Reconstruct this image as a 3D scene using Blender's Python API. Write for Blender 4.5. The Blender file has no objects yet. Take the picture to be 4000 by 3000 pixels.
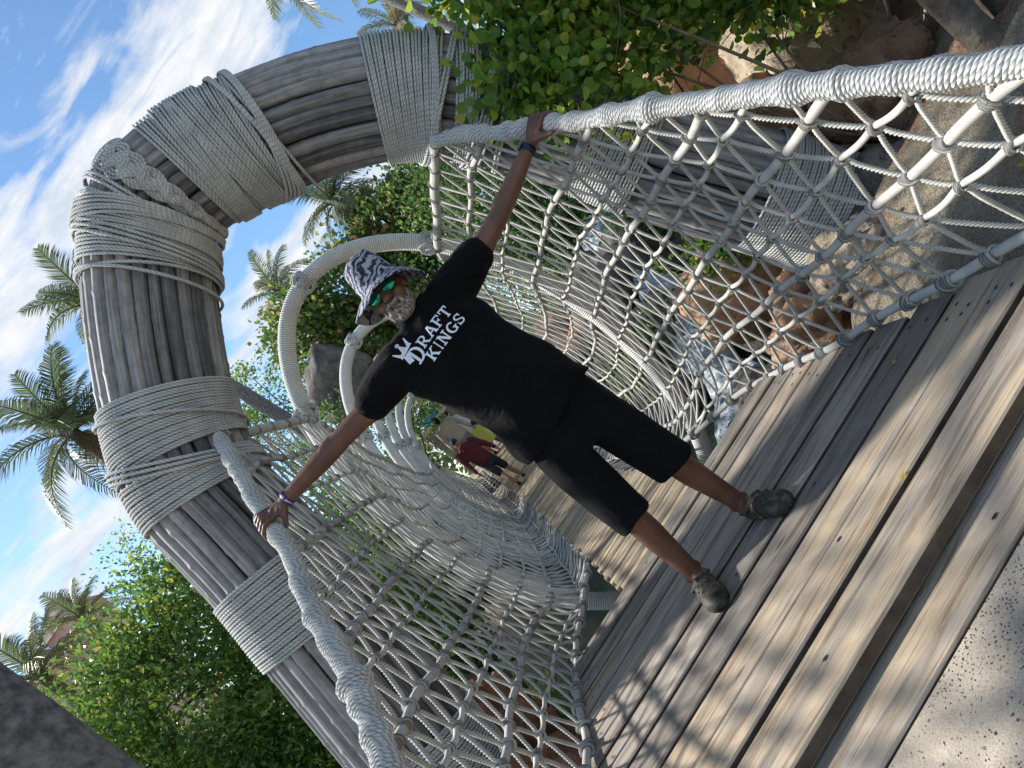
import bpy, math, random
import numpy as np
from mathutils import Vector, Matrix, noise as mnoise
from mathutils.bvhtree import BVHTree
rnd = random.Random(7); nr = np.random.default_rng(7)
SC = bpy.context.scene; COL = SC.collection
R_ = math.radians
# ------------------------------------------------------------------ camera
CAM = np.array([-0.26, 0.0, 1.0]); FPX = 2770.0
YAW, PITCH = R_(5.7), R_(1.8); CA, SA = 0.5635, 0.8261
FW = np.array([math.sin(YAW)*math.cos(PITCH), math.cos(YAW)*math.cos(PITCH), math.sin(PITCH)])
RT = np.array([math.cos(YAW), -math.sin(YAW), 0.0]); UP = np.cross(RT, FW)
cx_, cy_ = CA*RT-SA*UP, SA*RT+CA*UP
cd = bpy.data.cameras.new('camera'); cam = bpy.data.objects.new('camera', cd); COL.objects.link(cam)
cd.sensor_width = 36.0; cd.lens = FPX/4000*36.0; cd.clip_start = 0.05; cd.clip_end = 2000
cam.matrix_world = Matrix(((cx_[0], cy_[0], -FW[0], CAM[0]), (cx_[1], cy_[1], -FW[1], CAM[1]), (cx_[2], cy_[2], -FW[2], CAM[2]), (0, 0, 0, 1)))
SC.camera = cam
# ------------------------------------------------------------------ light
SUN_EL, SUN_AZ = R_(40), R_(-60)          # azimuth from +Y towards +X
sv = Vector((math.sin(SUN_AZ)*math.cos(SUN_EL), math.cos(SUN_AZ)*math.cos(SUN_EL), math.sin(SUN_EL)))
sl = bpy.data.lights.new('sun', 'SUN'); sl.energy = 4.8; sl.angle = R_(3.6); sl.color = (1.0, 0.945, 0.865)
so = bpy.data.objects.new('sun', sl); COL.objects.link(so); so.rotation_euler = sv.to_track_quat('Z', 'Y').to_euler(); so.location = (-20, 0, 20)
W = bpy.data.worlds.new('World'); SC.world = W; W.use_nodes = True
SC.view_settings.view_transform = 'Standard'; SC.view_settings.look = 'None'
SC.view_settings.exposure = 0.85; SC.view_settings.gamma = 1.0; SC.view_settings.use_curve_mapping = False


class NT:
    def __init__(s, tree): s.t = tree; s.n = tree.nodes; s.l = tree.links
    def new(s, ty, **kw):
        n = s.n.new(ty)
        for k, v in kw.items():
            if k.startswith('i_'):
                key = k[2:]; key = int(key) if key.isdigit() else key.replace('_', ' ')
                s.put(n.inputs[key], v)
            else: setattr(n, k, v)
        return n
    def put(s, sock, v):
        if isinstance(v, bpy.types.NodeSocket): s.l.new(v, sock)
        elif hasattr(sock.default_value, '__len__') and hasattr(v, '__len__') and len(v) == 3 and len(sock.default_value) == 4: sock.default_value = (*v, 1)
        else: sock.default_value = v
    def math(s, op, a, b=0.0, c=None, clamp=False):
        n = s.n.new('ShaderNodeMath'); n.operation = op; n.use_clamp = clamp
        s.put(n.inputs[0], a); s.put(n.inputs[1], b)
        if c is not None: s.put(n.inputs[2], c)
        return n.outputs[0]
    def mix(s, f, a, b, ty='MIX'):
        n = s.n.new('ShaderNodeMix'); n.data_type = 'RGBA'; n.blend_type = ty
        s.put(n.inputs[0], f); s.put(n.inputs[6], a); s.put(n.inputs[7], b)
        return n.outputs[2]
    def ramp(s, f, stops, interp='LINEAR'):
        n = s.n.new('ShaderNodeValToRGB'); s.put(n.inputs[0], f); e = n.color_ramp.elements; n.color_ramp.interpolation = interp
        while len(e) < len(stops): e.new(0.5)
        for q, (p, c) in zip(e, stops):
            q.position = p; q.color = (*c, 1) if hasattr(c, '__len__') else (c, c, c, 1)
        return n.outputs[0]
    def noise(s, vec, scale, detail=3, rough=0.55, dist=0.0, out=0):
        n = s.n.new('ShaderNodeTexNoise'); n.inputs['Scale'].default_value = scale; n.inputs['Detail'].default_value = detail
        n.inputs['Roughness'].default_value = rough; n.inputs['Distortion'].default_value = dist
        if vec is not None: s.l.new(vec, n.inputs['Vector'])
        return n.outputs[out]
    def mapping(s, vec, loc=(0, 0, 0), rot=(0, 0, 0), sca=(1, 1, 1)):
        n = s.n.new('ShaderNodeMapping'); s.l.new(vec, n.inputs[0]); n.inputs[1].default_value = loc; n.inputs[2].default_value = rot; n.inputs[3].default_value = sca
        return n.outputs[0]
    def bump(s, h, strength=0.5, dist=0.01, normal=None):
        n = s.n.new('ShaderNodeBump'); n.inputs['Strength'].default_value = strength; n.inputs['Distance'].default_value = dist
        s.l.new(h, n.inputs['Height'])
        if normal is not None: s.l.new(normal, n.inputs['Normal'])
        return n.outputs[0]

# world: physical sky with cloud streaks laid on a high plane
w = NT(W.node_tree); w.n.clear()
tc = w.new('ShaderNodeTexCoord'); sep = w.new('ShaderNodeSeparateXYZ'); w.l.new(tc.outputs['Generated'], sep.inputs[0])
sky = w.new('ShaderNodeTexSky', sky_type='NISHITA', sun_disc=False, sun_elevation=SUN_EL, sun_rotation=SUN_AZ, altitude=0, air_density=1.0, dust_density=0.3, ozone_density=2.5)
az = w.math('MULTIPLY', w.math('ARCTAN2', sep.outputs[0], sep.outputs[1]), 57.2958); el = w.math('MULTIPLY', w.math('ARCSINE', sep.outputs[2]), 57.2958)
cmb = w.new('ShaderNodeCombineXYZ', i_0=w.math('MULTIPLY', az, 0.05), i_1=w.math('MULTIPLY', el, 0.05), i_2=0.0)
n1 = w.noise(w.mapping(cmb.outputs[0], rot=(0, 0, R_(-8)), sca=(1.0, 2.2, 1)), 1.3, 5, 0.55, 0.4)
n2 = w.noise(w.mapping(cmb.outputs[0], loc=(3.1, .7, 0), rot=(0, 0, R_(-12)), sca=(1.0, 5.0, 1)), 1.9, 6, 0.6, 0.6)
el2 = w.math('ADD', el, w.math('MULTIPLY', w.math('SUBTRACT', n1, 0.5), 16.0))
def gband(c, sg): return w.math('POWER', 2.71828, w.math('MULTIPLY', w.math('POWER', w.math('DIVIDE', w.math('ABSOLUTE', w.math('SUBTRACT', el2, c)), sg), 2.0), -1.0))
cl = w.math('ADD', w.math('ADD', gband(33.5, 4.6), w.math('MULTIPLY', gband(20.6, 2.2), 0.95)), w.math('ADD', w.math('MULTIPLY', gband(53.0, 7.0), 0.7), w.math('MULTIPLY', gband(11.0, 2.0), 0.5)))
cl = w.math('ADD', w.math('MULTIPLY', cl, 0.92), w.math('MULTIPLY', w.math('SUBTRACT', n2, 0.5), 2.3))
cover = w.ramp(cl, [(0.22, 0.0), (0.55, 0.55), (0.95, 1.0)])
fine = w.noise(w.mapping(cmb.outputs[0], sca=(1.2, 3.5, 1)), 3.2, 5, 0.6)
ccol = w.ramp(fine, [(0.3, (0.66, 0.75, 0.88)), (0.6, (0.97, 0.975, 0.99))])
bg1 = w.new('ShaderNodeBackground'); bg1.inputs[1].default_value = 0.125
skyc = w.new('ShaderNodeHueSaturation'); skyc.inputs['Saturation'].default_value = 1.08; skyc.inputs['Hue'].default_value = 0.495; w.l.new(sky.outputs[0], skyc.inputs['Color'])
w.l.new(skyc.outputs[0], bg1.inputs[0])
bg2 = w.new('ShaderNodeBackground'); w.l.new(ccol, bg2.inputs[0]); bg2.inputs[1].default_value = 0.56
mx = w.new('ShaderNodeMixShader'); w.l.new(cover, mx.inputs[0]); w.l.new(bg1.outputs[0], mx.inputs[1]); w.l.new(bg2.outputs[0], mx.inputs[2])
wo = w.new('ShaderNodeOutputWorld'); w.l.new(mx.outputs[0], wo.inputs[0])


def ray(px, py):
    dx, dy = px-2000, py-1500
    return FW*FPX+RT*(dx*CA-dy*SA)-UP*(dx*SA+dy*CA)
def at(px, py, Y):                                   # where the sight line of a photo pixel meets the plane y = Y
    v = ray(px, py); return CAM+v*(Y-CAM[1])/v[1]
def atz(px, py, Z):
    v = ray(px, py); return CAM+v*(Z-CAM[2])/v[2]
def sm(a, b, x):
    t = np.clip((np.asarray(x, float)-a)/(b-a), 0, 1); return t*t*(3-2*t)

# ------------------------------------------------------------------ object helpers
def link(o, parent=None):
    COL.objects.link(o)
    if parent is not None: o.parent = parent
    return o
def tag(o, label=None, cat=None, group=None, kind=None):
    for k, v in (('label', label), ('category', cat), ('group', group), ('kind', kind)):
        if v: o[k] = v
    return o
def empty(name, loc=(0, 0, 0), rz=0.0):
    o = bpy.data.objects.new(name, None); o.empty_display_size = 0.1; link(o); o.location = Vector(loc); o.rotation_euler.z = rz
    return o
def mesh(name, V, polys, uv=None, smooth=True, tint=None):
    """V (n,3); polys: list of (m,k) int arrays; uv: list of (m,k,2)."""
    V = np.asarray(V, np.float32); me = bpy.data.meshes.new(name)
    polys = [np.asarray(p, np.int32) for p in polys if len(p)]
    nl = sum(p.size for p in polys); npoly = sum(len(p) for p in polys)
    me.vertices.add(len(V)); me.vertices.foreach_set('co', V.ravel())
    me.loops.add(nl); me.polygons.add(npoly)
    me.loops.foreach_set('vertex_index', np.concatenate([p.ravel() for p in polys]))
    tot = np.concatenate([np.full(len(p), p.shape[1], np.int32) for p in polys])
    me.polygons.foreach_set('loop_start', np.concatenate([[0], np.cumsum(tot)[:-1]]).astype(np.int32))
    me.polygons.foreach_set('loop_total', tot)
    me.polygons.foreach_set('use_smooth', np.full(npoly, smooth, bool))
    if uv is not None:
        l = me.uv_layers.new(name='UVMap'); l.data.foreach_set('uv', np.concatenate([np.asarray(u, np.float32).ravel() for u in uv]))
    if tint is not None:
        a = me.attributes.new('tint', 'FLOAT', 'FACE'); a.data.foreach_set('value', np.asarray(tint, np.float32))
    me.update(calc_edges=True); me.validate()
    return me
def put(name, me, mat, parent=None):
    if mat is not None and not me.materials:
        for m in (mat if isinstance(mat, (list, tuple)) else [mat]): me.materials.append(m)
    return link(bpy.data.objects.new(name, me), parent)

class Acc:
    def __init__(s): s.V = []; s.Q = []; s.U = []; s.T = []; s.n = 0
    def add(s, V, Q, U=None, T=None):
        V = np.asarray(V, float); Q = np.asarray(Q)
        s.V.append(V); s.Q.append(Q+s.n); s.n += len(V)
        s.U.append(np.zeros((len(Q), Q.shape[1], 2)) if U is None else U)
        if T is not None: s.T.append(T)
    def mesh(s, name, smooth=True):
        by = {}
        ks = sorted({q.shape[1] for q in s.Q})
        polys = [np.concatenate([q for q in s.Q if q.shape[1] == k]) for k in ks]
        uvs = [np.concatenate([u for u, q in zip(s.U, s.Q) if q.shape[1] == k]) for k in ks]
        return mesh(name, np.concatenate(s.V), polys, uvs, smooth, np.concatenate(s.T) if s.T else None)
    def put(s, name, mat, parent=None, smooth=True): return put(name, s.mesh(name, smooth), mat, parent)

def sweep(P, rad, n=8, ref=(1, 0, 0), closed=False, lobes=0, amp=0.0, pitch=0.05, cap=True, phase=0.0, v0=0.0, flat=1.0):
    P = np.asarray(P, float); N = len(P)
    T = np.roll(P, -1, 0)-np.roll(P, 1, 0) if closed else np.gradient(P, axis=0)
    T /= np.linalg.norm(T, axis=1)[:, None]+1e-12
    ref = np.broadcast_to(np.asarray(ref, float), (N, 3))
    A = np.cross(T, ref); A /= np.linalg.norm(A, axis=1)[:, None]+1e-12; B = np.cross(A, T)
    s = np.concatenate([[0], np.cumsum(np.linalg.norm(np.diff(P, axis=0), axis=1))])+v0
    th = np.arange(n)/n*2*np.pi
    rad = np.broadcast_to(np.asarray(rad, float), (N,))
    if lobes:
        tw = th[None, :]+2*np.pi*s[:, None]/pitch+phase; rr = rad[:, None]*(1+amp*np.cos(lobes*th))[None, :]
    else: tw = np.broadcast_to(th[None, :], (N, n)); rr = np.broadcast_to(rad[:, None], (N, n))
    V = P[:, None, :]+(rr*np.cos(tw))[:, :, None]*A[:, None, :]+(rr*np.sin(tw)*flat)[:, :, None]*B[:, None, :]
    M = N if closed else N-1
    i = np.arange(M)[:, None]; j = np.arange(n)[None, :]; i2 = (i+1) % N; j2 = (j+1) % n
    Q = np.stack([i*n+j+0*i, i*n+j2, i2*n+j2, i2*n+j], -1).reshape(-1, 4)
    sv_ = np.append(s, s[-1]+np.linalg.norm(P[0]-P[-1])) if closed else s
    u0 = np.broadcast_to(j/n, (M, n)); u1 = np.broadcast_to((j+1)/n, (M, n)); va = np.broadcast_to(sv_[:M, None], (M, n)); vb = np.broadcast_to(sv_[1:M+1, None], (M, n))
    U = np.stack([np.stack([u0, va], -1), np.stack([u1, va], -1), np.stack([u1, vb], -1), np.stack([u0, vb], -1)], 2).reshape(-1, 4, 2)
    V = V.reshape(-1, 3)
    if cap and not closed:
        k = len(V); V = np.concatenate([V, P[:1]-T[:1]*0.2*rad[0], P[-1:]+T[-1:]*0.2*rad[-1]])
        jj = np.arange(n); e = (N-1)*n
        C = np.concatenate([np.stack([(jj+1) % n, jj, np.full(n, k)], 1), np.stack([e+jj, e+(jj+1) % n, np.full(n, k+1)], 1)])
        return V, Q, U, C
    return V, Q, U, None
def acc_sweep(acc, *a, **k):
    V, Q, U, C = sweep(*a, **k)
    base = acc.n; acc.add(V, Q, U)
    if C is not None:
        acc.Q.append(C+base); acc.U.append(np.zeros((len(C), 3, 2)))
def tube(name, mat, parent, *a, **k):
    ac = Acc(); acc_sweep(ac, *a, **k); return ac.put(name, mat, parent)
def boxes(acc, c, s, M=None):
    v = np.array([[x, y, z] for x in (-.5, .5) for y in (-.5, .5) for z in (-.5, .5)])*np.asarray(s)
    if M is not None: v = v@np.array(M).T
    acc.add(v+np.asarray(c), [[0, 1, 3, 2], [4, 6, 7, 5], [0, 4, 5, 1], [2, 3, 7, 6], [0, 2, 6, 4], [1, 5, 7, 3]])
def bevbox(s, b):
    """chamfered box mesh data, size s, chamfer b"""
    hx, hy, hz = np.asarray(s)/2
    V = []; 
    for sx in (-1, 1):
        for sy in (-1, 1):
            for sz in (-1, 1):
                V += [(sx*(hx-b), sy*hy, sz*(hz-b)), (sx*hx, sy*(hy-b), sz*(hz-b)), (sx*(hx-b), sy*(hy-b), sz*hz)]
    from itertools import product
    import bmesh
    bm = bmesh.new(); [bm.verts.new(v) for v in V]; bmesh.ops.convex_hull(bm, input=bm.verts)
    bmesh.ops.dissolve_limit(bm, angle_limit=0.01, verts=bm.verts, edges=bm.edges)
    me = bpy.data.meshes.new('plank'); bm.to_mesh(me); bm.free()
    return me
def cr(pts, n):
    """Catmull-Rom through pts, n samples evenly spaced by length"""
    P = np.asarray(pts, float); P = np.vstack([2*P[0]-P[1], P, 2*P[-1]-P[-2]]); out = []
    for i in range(1, len(P)-2):
        t = np.linspace(0, 1, 24, endpoint=False)[:, None]
        a, b, c, d = P[i-1], P[i], P[i+1], P[i+2]
        out.append(0.5*(2*b+(c-a)*t+(2*a-5*b+4*c-d)*t*t+(3*b-a-3*c+d)*t**3))
    out = np.vstack(out+[P[-2:-1]]); s = np.concatenate([[0], np.cumsum(np.linalg.norm(np.diff(out, axis=0), axis=1))])
    q = np.linspace(0, s[-1], n); return np.stack([np.interp(q, s, out[:, k]) for k in range(out.shape[1])], 1)

# ------------------------------------------------------------------ materials
def newmat(name):
    m = bpy.data.materials.new(name); m.use_nodes = True; t = NT(m.node_tree); b = t.n['Principled BSDF']
    b.inputs['Roughness'].default_value = 0.85; b.inputs['Specular IOR Level'].default_value = 0.25
    return m, t, b
def simple(name, c1, c2=None, scale=12, rough=0.8, bump=0.0, bscale=60, bdist=0.004, spec=0.25, stops=(0.35, 0.65), detail=4):
    m, t, b = newmat(name); co = t.new('ShaderNodeTexCoord').outputs['Object']
    b.inputs['Roughness'].default_value = rough; b.inputs['Specular IOR Level'].default_value = spec
    if c2 is None: b.inputs['Base Color'].default_value = (*c1, 1)
    else: t.l.new(t.ramp(t.noise(co, scale, detail), [(stops[0], c1), (stops[1], c2)]), b.inputs['Base Color'])
    if bump: t.l.new(t.bump(t.noise(co, bscale, 5), bump, bdist), b.inputs['Normal'])
    return m
def rope_mat(name, c1, c2, turns, stripes, pitch, bump=0.6, dist=0.003, shift=0.0, groove_tone=(0.42, 0.42, 0.40)):
    """lay of the rope from the UV map (u round the rope, v metres along it)"""
    m, t, b = newmat(name); uv = t.new('ShaderNodeUVMap').outputs[0]; s = t.new('ShaderNodeSeparateXYZ'); t.l.new(uv, s.inputs[0])
    ob = t.new('ShaderNodeTexCoord').outputs['Object']
    ph = t.math('ADD', t.math('MULTIPLY', s.outputs[0], float(stripes)), t.math('ADD', t.math('DIVIDE', s.outputs[1], pitch), shift))
    saw = t.math('ABSOLUTE', t.math('SINE', t.math('MULTIPLY', ph, math.pi)))
    h = t.math('POWER', saw, 0.6)
    col = t.ramp(t.noise(ob, 9, 4, 0.6), [(0.3, c1), (0.7, c2)])
    groove = t.ramp(saw, [(0.0, groove_tone), (0.5, (1, 1, 1))])           # rope colour goes darker towards the grooves of the lay
    t.l.new(t.mix(1.0, col, groove, 'MULTIPLY'), b.inputs['Base Color'])
    t.l.new(t.bump(t.math('ADD', h, t.math('MULTIPLY', t.noise(ob, 400, 2), 0.15)), bump, dist), b.inputs['Normal'])
    b.inputs['Roughness'].default_value = 0.9; b.inputs['Specular IOR Level'].default_value = 0.15
    return m
ROPE_A, ROPE_B = (0.35, 0.365, 0.365), (0.50, 0.51, 0.50)
m_rope = rope_mat('wound rope', ROPE_A, ROPE_B, 1, 3, 0.026, 0.7, 0.004)
m_twist = rope_mat('twisted rope', (0.35, 0.345, 0.32), (0.54, 0.53, 0.49), 1, 3, 1e9, 0.3, 0.001, 0.5, (0.22, 0.215, 0.20))
m_strand = rope_mat('covered strand', (0.36, 0.36, 0.345), (0.52, 0.515, 0.485), 1, 1, 0.0075, 0.45, 0.002)
m_smooth = simple('smooth cord', (0.37, 0.365, 0.345), (0.54, 0.53, 0.49), 14, 0.85, 0.3, 160, 0.001, 0.2)
m_knot = rope_mat('lashing cord', (0.22, 0.22, 0.215), (0.44, 0.435, 0.41), 1, 1, 1e9, 0.6, 0.002, 0.5, (0.25, 0.25, 0.25))
m_rail = rope_mat('rail rope', (0.36, 0.37, 0.37), (0.50, 0.505, 0.49), 1, 3, 0.017, 0.7, 0.003)
m_hoop = rope_mat('hoop whipping', (0.56, 0.555, 0.53), (0.70, 0.69, 0.65), 1, 1, 0.017, 0.9, 0.006)
m_far = simple('far net rope', (0.35, 0.35, 0.33), (0.54, 0.53, 0.49), 6, 0.9)

def wood_mat(name, pal, gscale, along='X', contrast=1.0, knots=True):
    m, t, b = newmat(name); tcn = t.new('ShaderNodeTexCoord'); oi = t.new('ShaderNodeObjectInfo')
    ofs = t.new('ShaderNodeVectorMath', operation='ADD'); t.l.new(tcn.outputs['Object'], ofs.inputs[0])
    cm = t.new('ShaderNodeCombineXYZ', i_0=t.math('MULTIPLY', oi.outputs['Random'], 37.0), i_1=t.math('MULTIPLY', oi.outputs['Random'], 91.0), i_2=t.math('MULTIPLY', oi.outputs['Random'], 13.0))
    t.l.new(cm.outputs[0], ofs.inputs[1]); P = ofs.outputs[0]
    sca = (1.3, 14, 14) if along == 'X' else (14, 14, 1.3)
    sca2 = (0.8, 5, 5) if along == 'X' else (5, 5, 0.8)
    big = t.noise(t.mapping(P, sca=sca2), gscale*0.5, 4, 0.6, 1.2)
    fine_ = t.noise(t.mapping(P, sca=sca), gscale, 6, 0.65, 0.8)
    hair = t.noise(t.mapping(P, sca=(1.8, 95, 95) if along == 'X' else (95, 95, 1.8)), gscale*1.25, 7, 0.75, 0.7)
    base = t.ramp(t.math('ADD', t.math('MULTIPLY', big, 0.8), t.math('MULTIPLY', t.math('SUBTRACT', oi.outputs['Random'], 0.5), 0.35)), [(0.22, pal[0]), (0.40, pal[1]), (0.55, pal[2]), (0.75, pal[3])])
    grain = t.ramp(fine_, [(0.36, (0.50, 0.44, 0.39)), (0.50, (1, 1, 1)), (0.7, (1.12, 1.1, 1.06))])
    c = t.mix(0.85*contrast, base, grain, 'MULTIPLY')
    c = t.mix(0.85*contrast, c, t.ramp(hair, [(0.36, (0.42, 0.37, 0.33)), (0.46, (0.92, 0.91, 0.9)), (0.7, (1.12, 1.12, 1.10))]), 'MULTIPLY')
    if knots:
        vo = t.new('ShaderNodeTexVoronoi'); vo.inputs['Scale'].default_value = 1.0; t.l.new(t.mapping(P, sca=(1.6, 5.5, 1)), vo.inputs['Vector'])
        k = t.ramp(vo.outputs['Distance'], [(0.035, 0.0), (0.085, 1.0)])
        c = t.mix(k, (0.07, 0.05, 0.035), c)
    t.l.new(c, b.inputs['Base Color'])
    hh = t.math('ADD', t.math('MULTIPLY', fine_, 1.0), t.math('MULTIPLY', hair, 0.6))
    t.l.new(t.bump(hh, 0.55, 0.006), b.inputs['Normal']); b.inputs['Roughness'].default_value = 0.85
    return m
m_plank = wood_mat('weathered deck wood', [(0.185, 0.168, 0.15), (0.33, 0.30, 0.262), (0.41, 0.33, 0.235), (0.455, 0.42, 0.37)], 1.6)
m_slat = wood_mat('sun dried slat wood', [(0.20, 0.165, 0.125), (0.33, 0.28, 0.205), (0.38, 0.31, 0.215), (0.44, 0.385, 0.29)], 2.6)
m_edge_shade = simple('board edge with gap shade', (0.055, 0.04, 0.03), (0.12, 0.09, 0.065), 9)  # unbleached edge wood, darkened to paint in the shade of the gaps
m_beam = simple('dark beam wood', (0.10, 0.08, 0.06), (0.2, 0.17, 0.13), 6)

def bamboo_mat():
    m, t, b = newmat('weathered bamboo'); uv = t.new('ShaderNodeUVMap').outputs[0]; s = t.new('ShaderNodeSeparateXYZ'); t.l.new(uv, s.inputs[0])
    oi = t.new('ShaderNodeObjectInfo'); rn = oi.outputs['Random']
    v = t.math('ADD', s.outputs[1], t.math('MULTIPLY', rn, 7.0)); u = t.math('ADD', t.math('MULTIPLY', s.outputs[0], 1.0), t.math('MULTIPLY', rn, 31.0))
    cm = t.new('ShaderNodeCombineXYZ', i_0=t.math('MULTIPLY', u, 7.0), i_1=t.math('MULTIPLY', v, 1.0), i_2=rn)
    st = t.noise(cm.outputs[0], 1.8, 5, 0.65, 0.4)
    ob = t.new('ShaderNodeTexCoord').outputs['Object']
    blot = t.noise(ob, 16, 5, 0.65)
    base = t.ramp(t.math('ADD', st, t.math('MULTIPLY', t.math('SUBTRACT', rn, 0.5), 0.42)), [(0.26, (0.065, 0.066, 0.070)), (0.45, (0.145, 0.145, 0.15)), (0.60, (0.225, 0.223, 0.226)), (0.77, (0.34, 0.335, 0.335))])
    c = t.mix(0.55, base, t.ramp(blot, [(0.35, (0.55, 0.52, 0.52)), (0.55, (1.0, 1.0, 1.0)), (0.75, (1.12, 1.1, 1.06))]), 'MULTIPLY')
    t.l.new(c, b.inputs['Base Color']); b.inputs['Roughness'].default_value = 0.65; b.inputs['Specular IOR Level'].default_value = 0.3
    t.l.new(t.bump(t.math('ADD', st, t.math('MULTIPLY', blot, 0.4)), 0.35, 0.004), b.inputs['Normal'])
    return m
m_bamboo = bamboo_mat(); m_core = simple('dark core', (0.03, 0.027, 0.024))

def leaf_mat(name, stops, rough=0.4, trans=0.35, spec=0.5):
    m, t, b = newmat(name); a = t.new('ShaderNodeAttribute', attribute_name='tint'); oi = t.new('ShaderNodeObjectInfo')
    f = t.math('ADD', a.outputs['Fac'], t.math('MULTIPLY', t.math('SUBTRACT', oi.outputs['Random'], 0.5), 0.12))
    c = t.ramp(f, stops); t.l.new(c, b.inputs['Base Color'])
    b.inputs['Roughness'].default_value = rough; b.inputs['Specular IOR Level'].default_value = spec
    tr = t.new('ShaderNodeBsdfTranslucent'); hs = t.new('ShaderNodeHueSaturation'); hs.inputs['Value'].default_value = 1.7; hs.inputs['Hue'].default_value = 0.48
    t.l.new(c, hs.inputs['Color']); t.l.new(hs.outputs[0], tr.inputs[0])
    mxs = t.new('ShaderNodeMixShader'); mxs.inputs[0].default_value = trans
    t.l.new(b.outputs[0], mxs.inputs[1]); t.l.new(tr.outputs[0], mxs.inputs[2]); t.l.new(mxs.outputs[0], t.n['Material Output'].inputs[0])
    return m
m_leafA = leaf_mat('glossy shrub leaf', [(0.0, (0.03, 0.08, 0.02)), (0.45, (0.095, 0.21, 0.035)), (0.80, (0.25, 0.35, 0.05)), (0.95, (0.46, 0.40, 0.06)), (1.0, (0.6, 0.36, 0.035))], trans=.5)
m_leafB = leaf_mat('mangrove leaf', [(0.0, (0.035, 0.095, 0.024)), (0.5, (0.062, 0.15, 0.028)), (0.85, (0.145, 0.235, 0.038)), (1.0, (0.38, 0.34, 0.06))], trans=.42)
m_leafC = leaf_mat('sea grape leaf', [(0.0, (0.03, 0.085, 0.022)), (0.5, (0.065, 0.15, 0.032)), (0.8, (0.17, 0.22, 0.05)), (0.93, (0.32, 0.27, 0.11)), (1.0, (0.40, 0.21, 0.11))], 0.5, 0.38)
m_leafD = leaf_mat('far foliage', [(0.0, (0.035, 0.075, 0.025)), (0.6, (0.07, 0.13, 0.035)), (1.0, (0.14, 0.18, 0.05))], 0.55, 0.25)
m_frond = leaf_mat('palm frond', [(0.0, (0.045, 0.075, 0.04)), (0.55, (0.09, 0.125, 0.055)), (0.85, (0.20, 0.20, 0.075)), (1.0, (0.36, 0.28, 0.13))], 0.45, 0.3)
m_dry = leaf_mat('dry frond', [(0.0, (0.16, 0.12, 0.07)), (1.0, (0.27, 0.20, 0.12))], 0.8, 0.2, 0.1)
m_bark = simple('bark', (0.055, 0.046, 0.038), (0.16, 0.135, 0.11), 9, 0.9, 0.9, 22, 0.03)
m_palmbark = simple('palm bark', (0.07, 0.066, 0.066), (0.19, 0.18, 0.175), 34, 0.9, 1.0, 70, 0.012, detail=8)
m_twig = simple('twig bark', (0.10, 0.075, 0.05), (0.2, 0.15, 0.1), 14, 0.9)

# ------------------------------------------------------------------ terrain, water, concrete
def ground_h(x, y):
    x = np.asarray(x, float); y = np.asarray(y, float)
    n = 0.10*np.sin(x*1.9+y*0.7)*np.sin(y*1.6-x*0.5)+0.05*np.sin(x*4.1+1)*np.sin(y*3.7)
    near = -0.22+0.16*sm(1.12, 1.5, np.abs(x))+np.where(x > 0, 0.27*np.clip(x-1.25, 0, 9)**1.15, -0.5*sm(1.1, 1.9, -x)-0.25*sm(3.0, 6, -x))
    near = near+n*sm(1.3, 2.2, np.abs(x))
    near = near-0.9*sm(3.4, 4.4, y)*sm(3.0, 1.2, x)*(np.abs(x) < 30)*0.9
    bank_r = 0.25*np.clip(x-2.0, 0, 12)
    riv = -1.9+0.25*n
    k = sm(3.5, 5.2, y)
    far = 0.25+0.03*np.clip(y-17, 0, 40)+n
    h = near*(1-k)+riv*k
    sl = sm(3.2, 6.5, x)*k*sm(15.5, 9, y); h = h*(1-sl)+(bank_r-0.7+n)*sl           # right bank of the stream
    ll = sm(3.6, 6.5, -x)*k; h = h*(1-ll)+(-0.45+n)*ll                                # left bank
    kf = sm(12.0, 16.0, y); h = h*(1-kf)+far*kf
    return h
gx = np.concatenate([-np.geomspace(400, 8, 18), np.linspace(-7.5, 7.5, 121), np.geomspace(8, 400, 18)])
gy = np.concatenate([-np.geomspace(60, 4, 10), np.linspace(-3.5, 18, 150), np.geomspace(19, 900, 24)])
X, Y = np.meshgrid(gx, gy); Z = ground_h(X, Y); nx_ = len(gx)
ii, jj = np.meshgrid(np.arange(len(gy)-1), np.arange(nx_-1), indexing='ij')
Q = np.stack([ii*nx_+jj, ii*nx_+jj+1, (ii+1)*nx_+jj+1, (ii+1)*nx_+jj], -1).reshape(-1, 4)
m_sand, t, b = newmat('sandy ground'); co = t.new('ShaderNodeTexCoord').outputs['Object']
big = t.noise(co, 1.1, 5, 0.65); pit = t.noise(co, 55, 3, 0.6); fin = t.noise(co, 190, 3)
c = t.ramp(big, [(0.34, (0.22, 0.195, 0.155)), (0.5, (0.42, 0.365, 0.28)), (0.68, (0.56, 0.50, 0.40))])
c = t.mix(t.ramp(t.noise(co, 2.3, 4), [(0.56, 0.0), (0.66, 0.75)]), c, (0.36, 0.17, 0.09))
c = t.mix(t.ramp(pit, [(0.30, 0.75), (0.40, 0.0)]), c, (0.07, 0.06, 0.05))
t.l.new(c, b.inputs['Base Color']); b.inputs['Roughness'].default_value = 0.95
c = t.mix(0.8, c, t.ramp(t.noise(co, 130, 4, .7), [(0.36, (0.35, 0.33, 0.30)), (0.5, (1, 1, 1)), (0.66, (1.25, 1.22, 1.18))]), 'MULTIPLY'); t.l.new(c, b.inputs['Base Color'])
t.l.new(t.bump(t.math('ADD', t.math('MULTIPLY', t.noise(co, 9, 6, 0.7), 2.5), t.math('ADD', pit, t.math('MULTIPLY', fin, 0.6))), 1.0, 0.035), b.inputs['Normal'])
tag(put('ground', mesh('ground', np.stack([X, Y, Z], -1).reshape(-1, 3), [Q]), m_sand), kind='structure')

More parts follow.
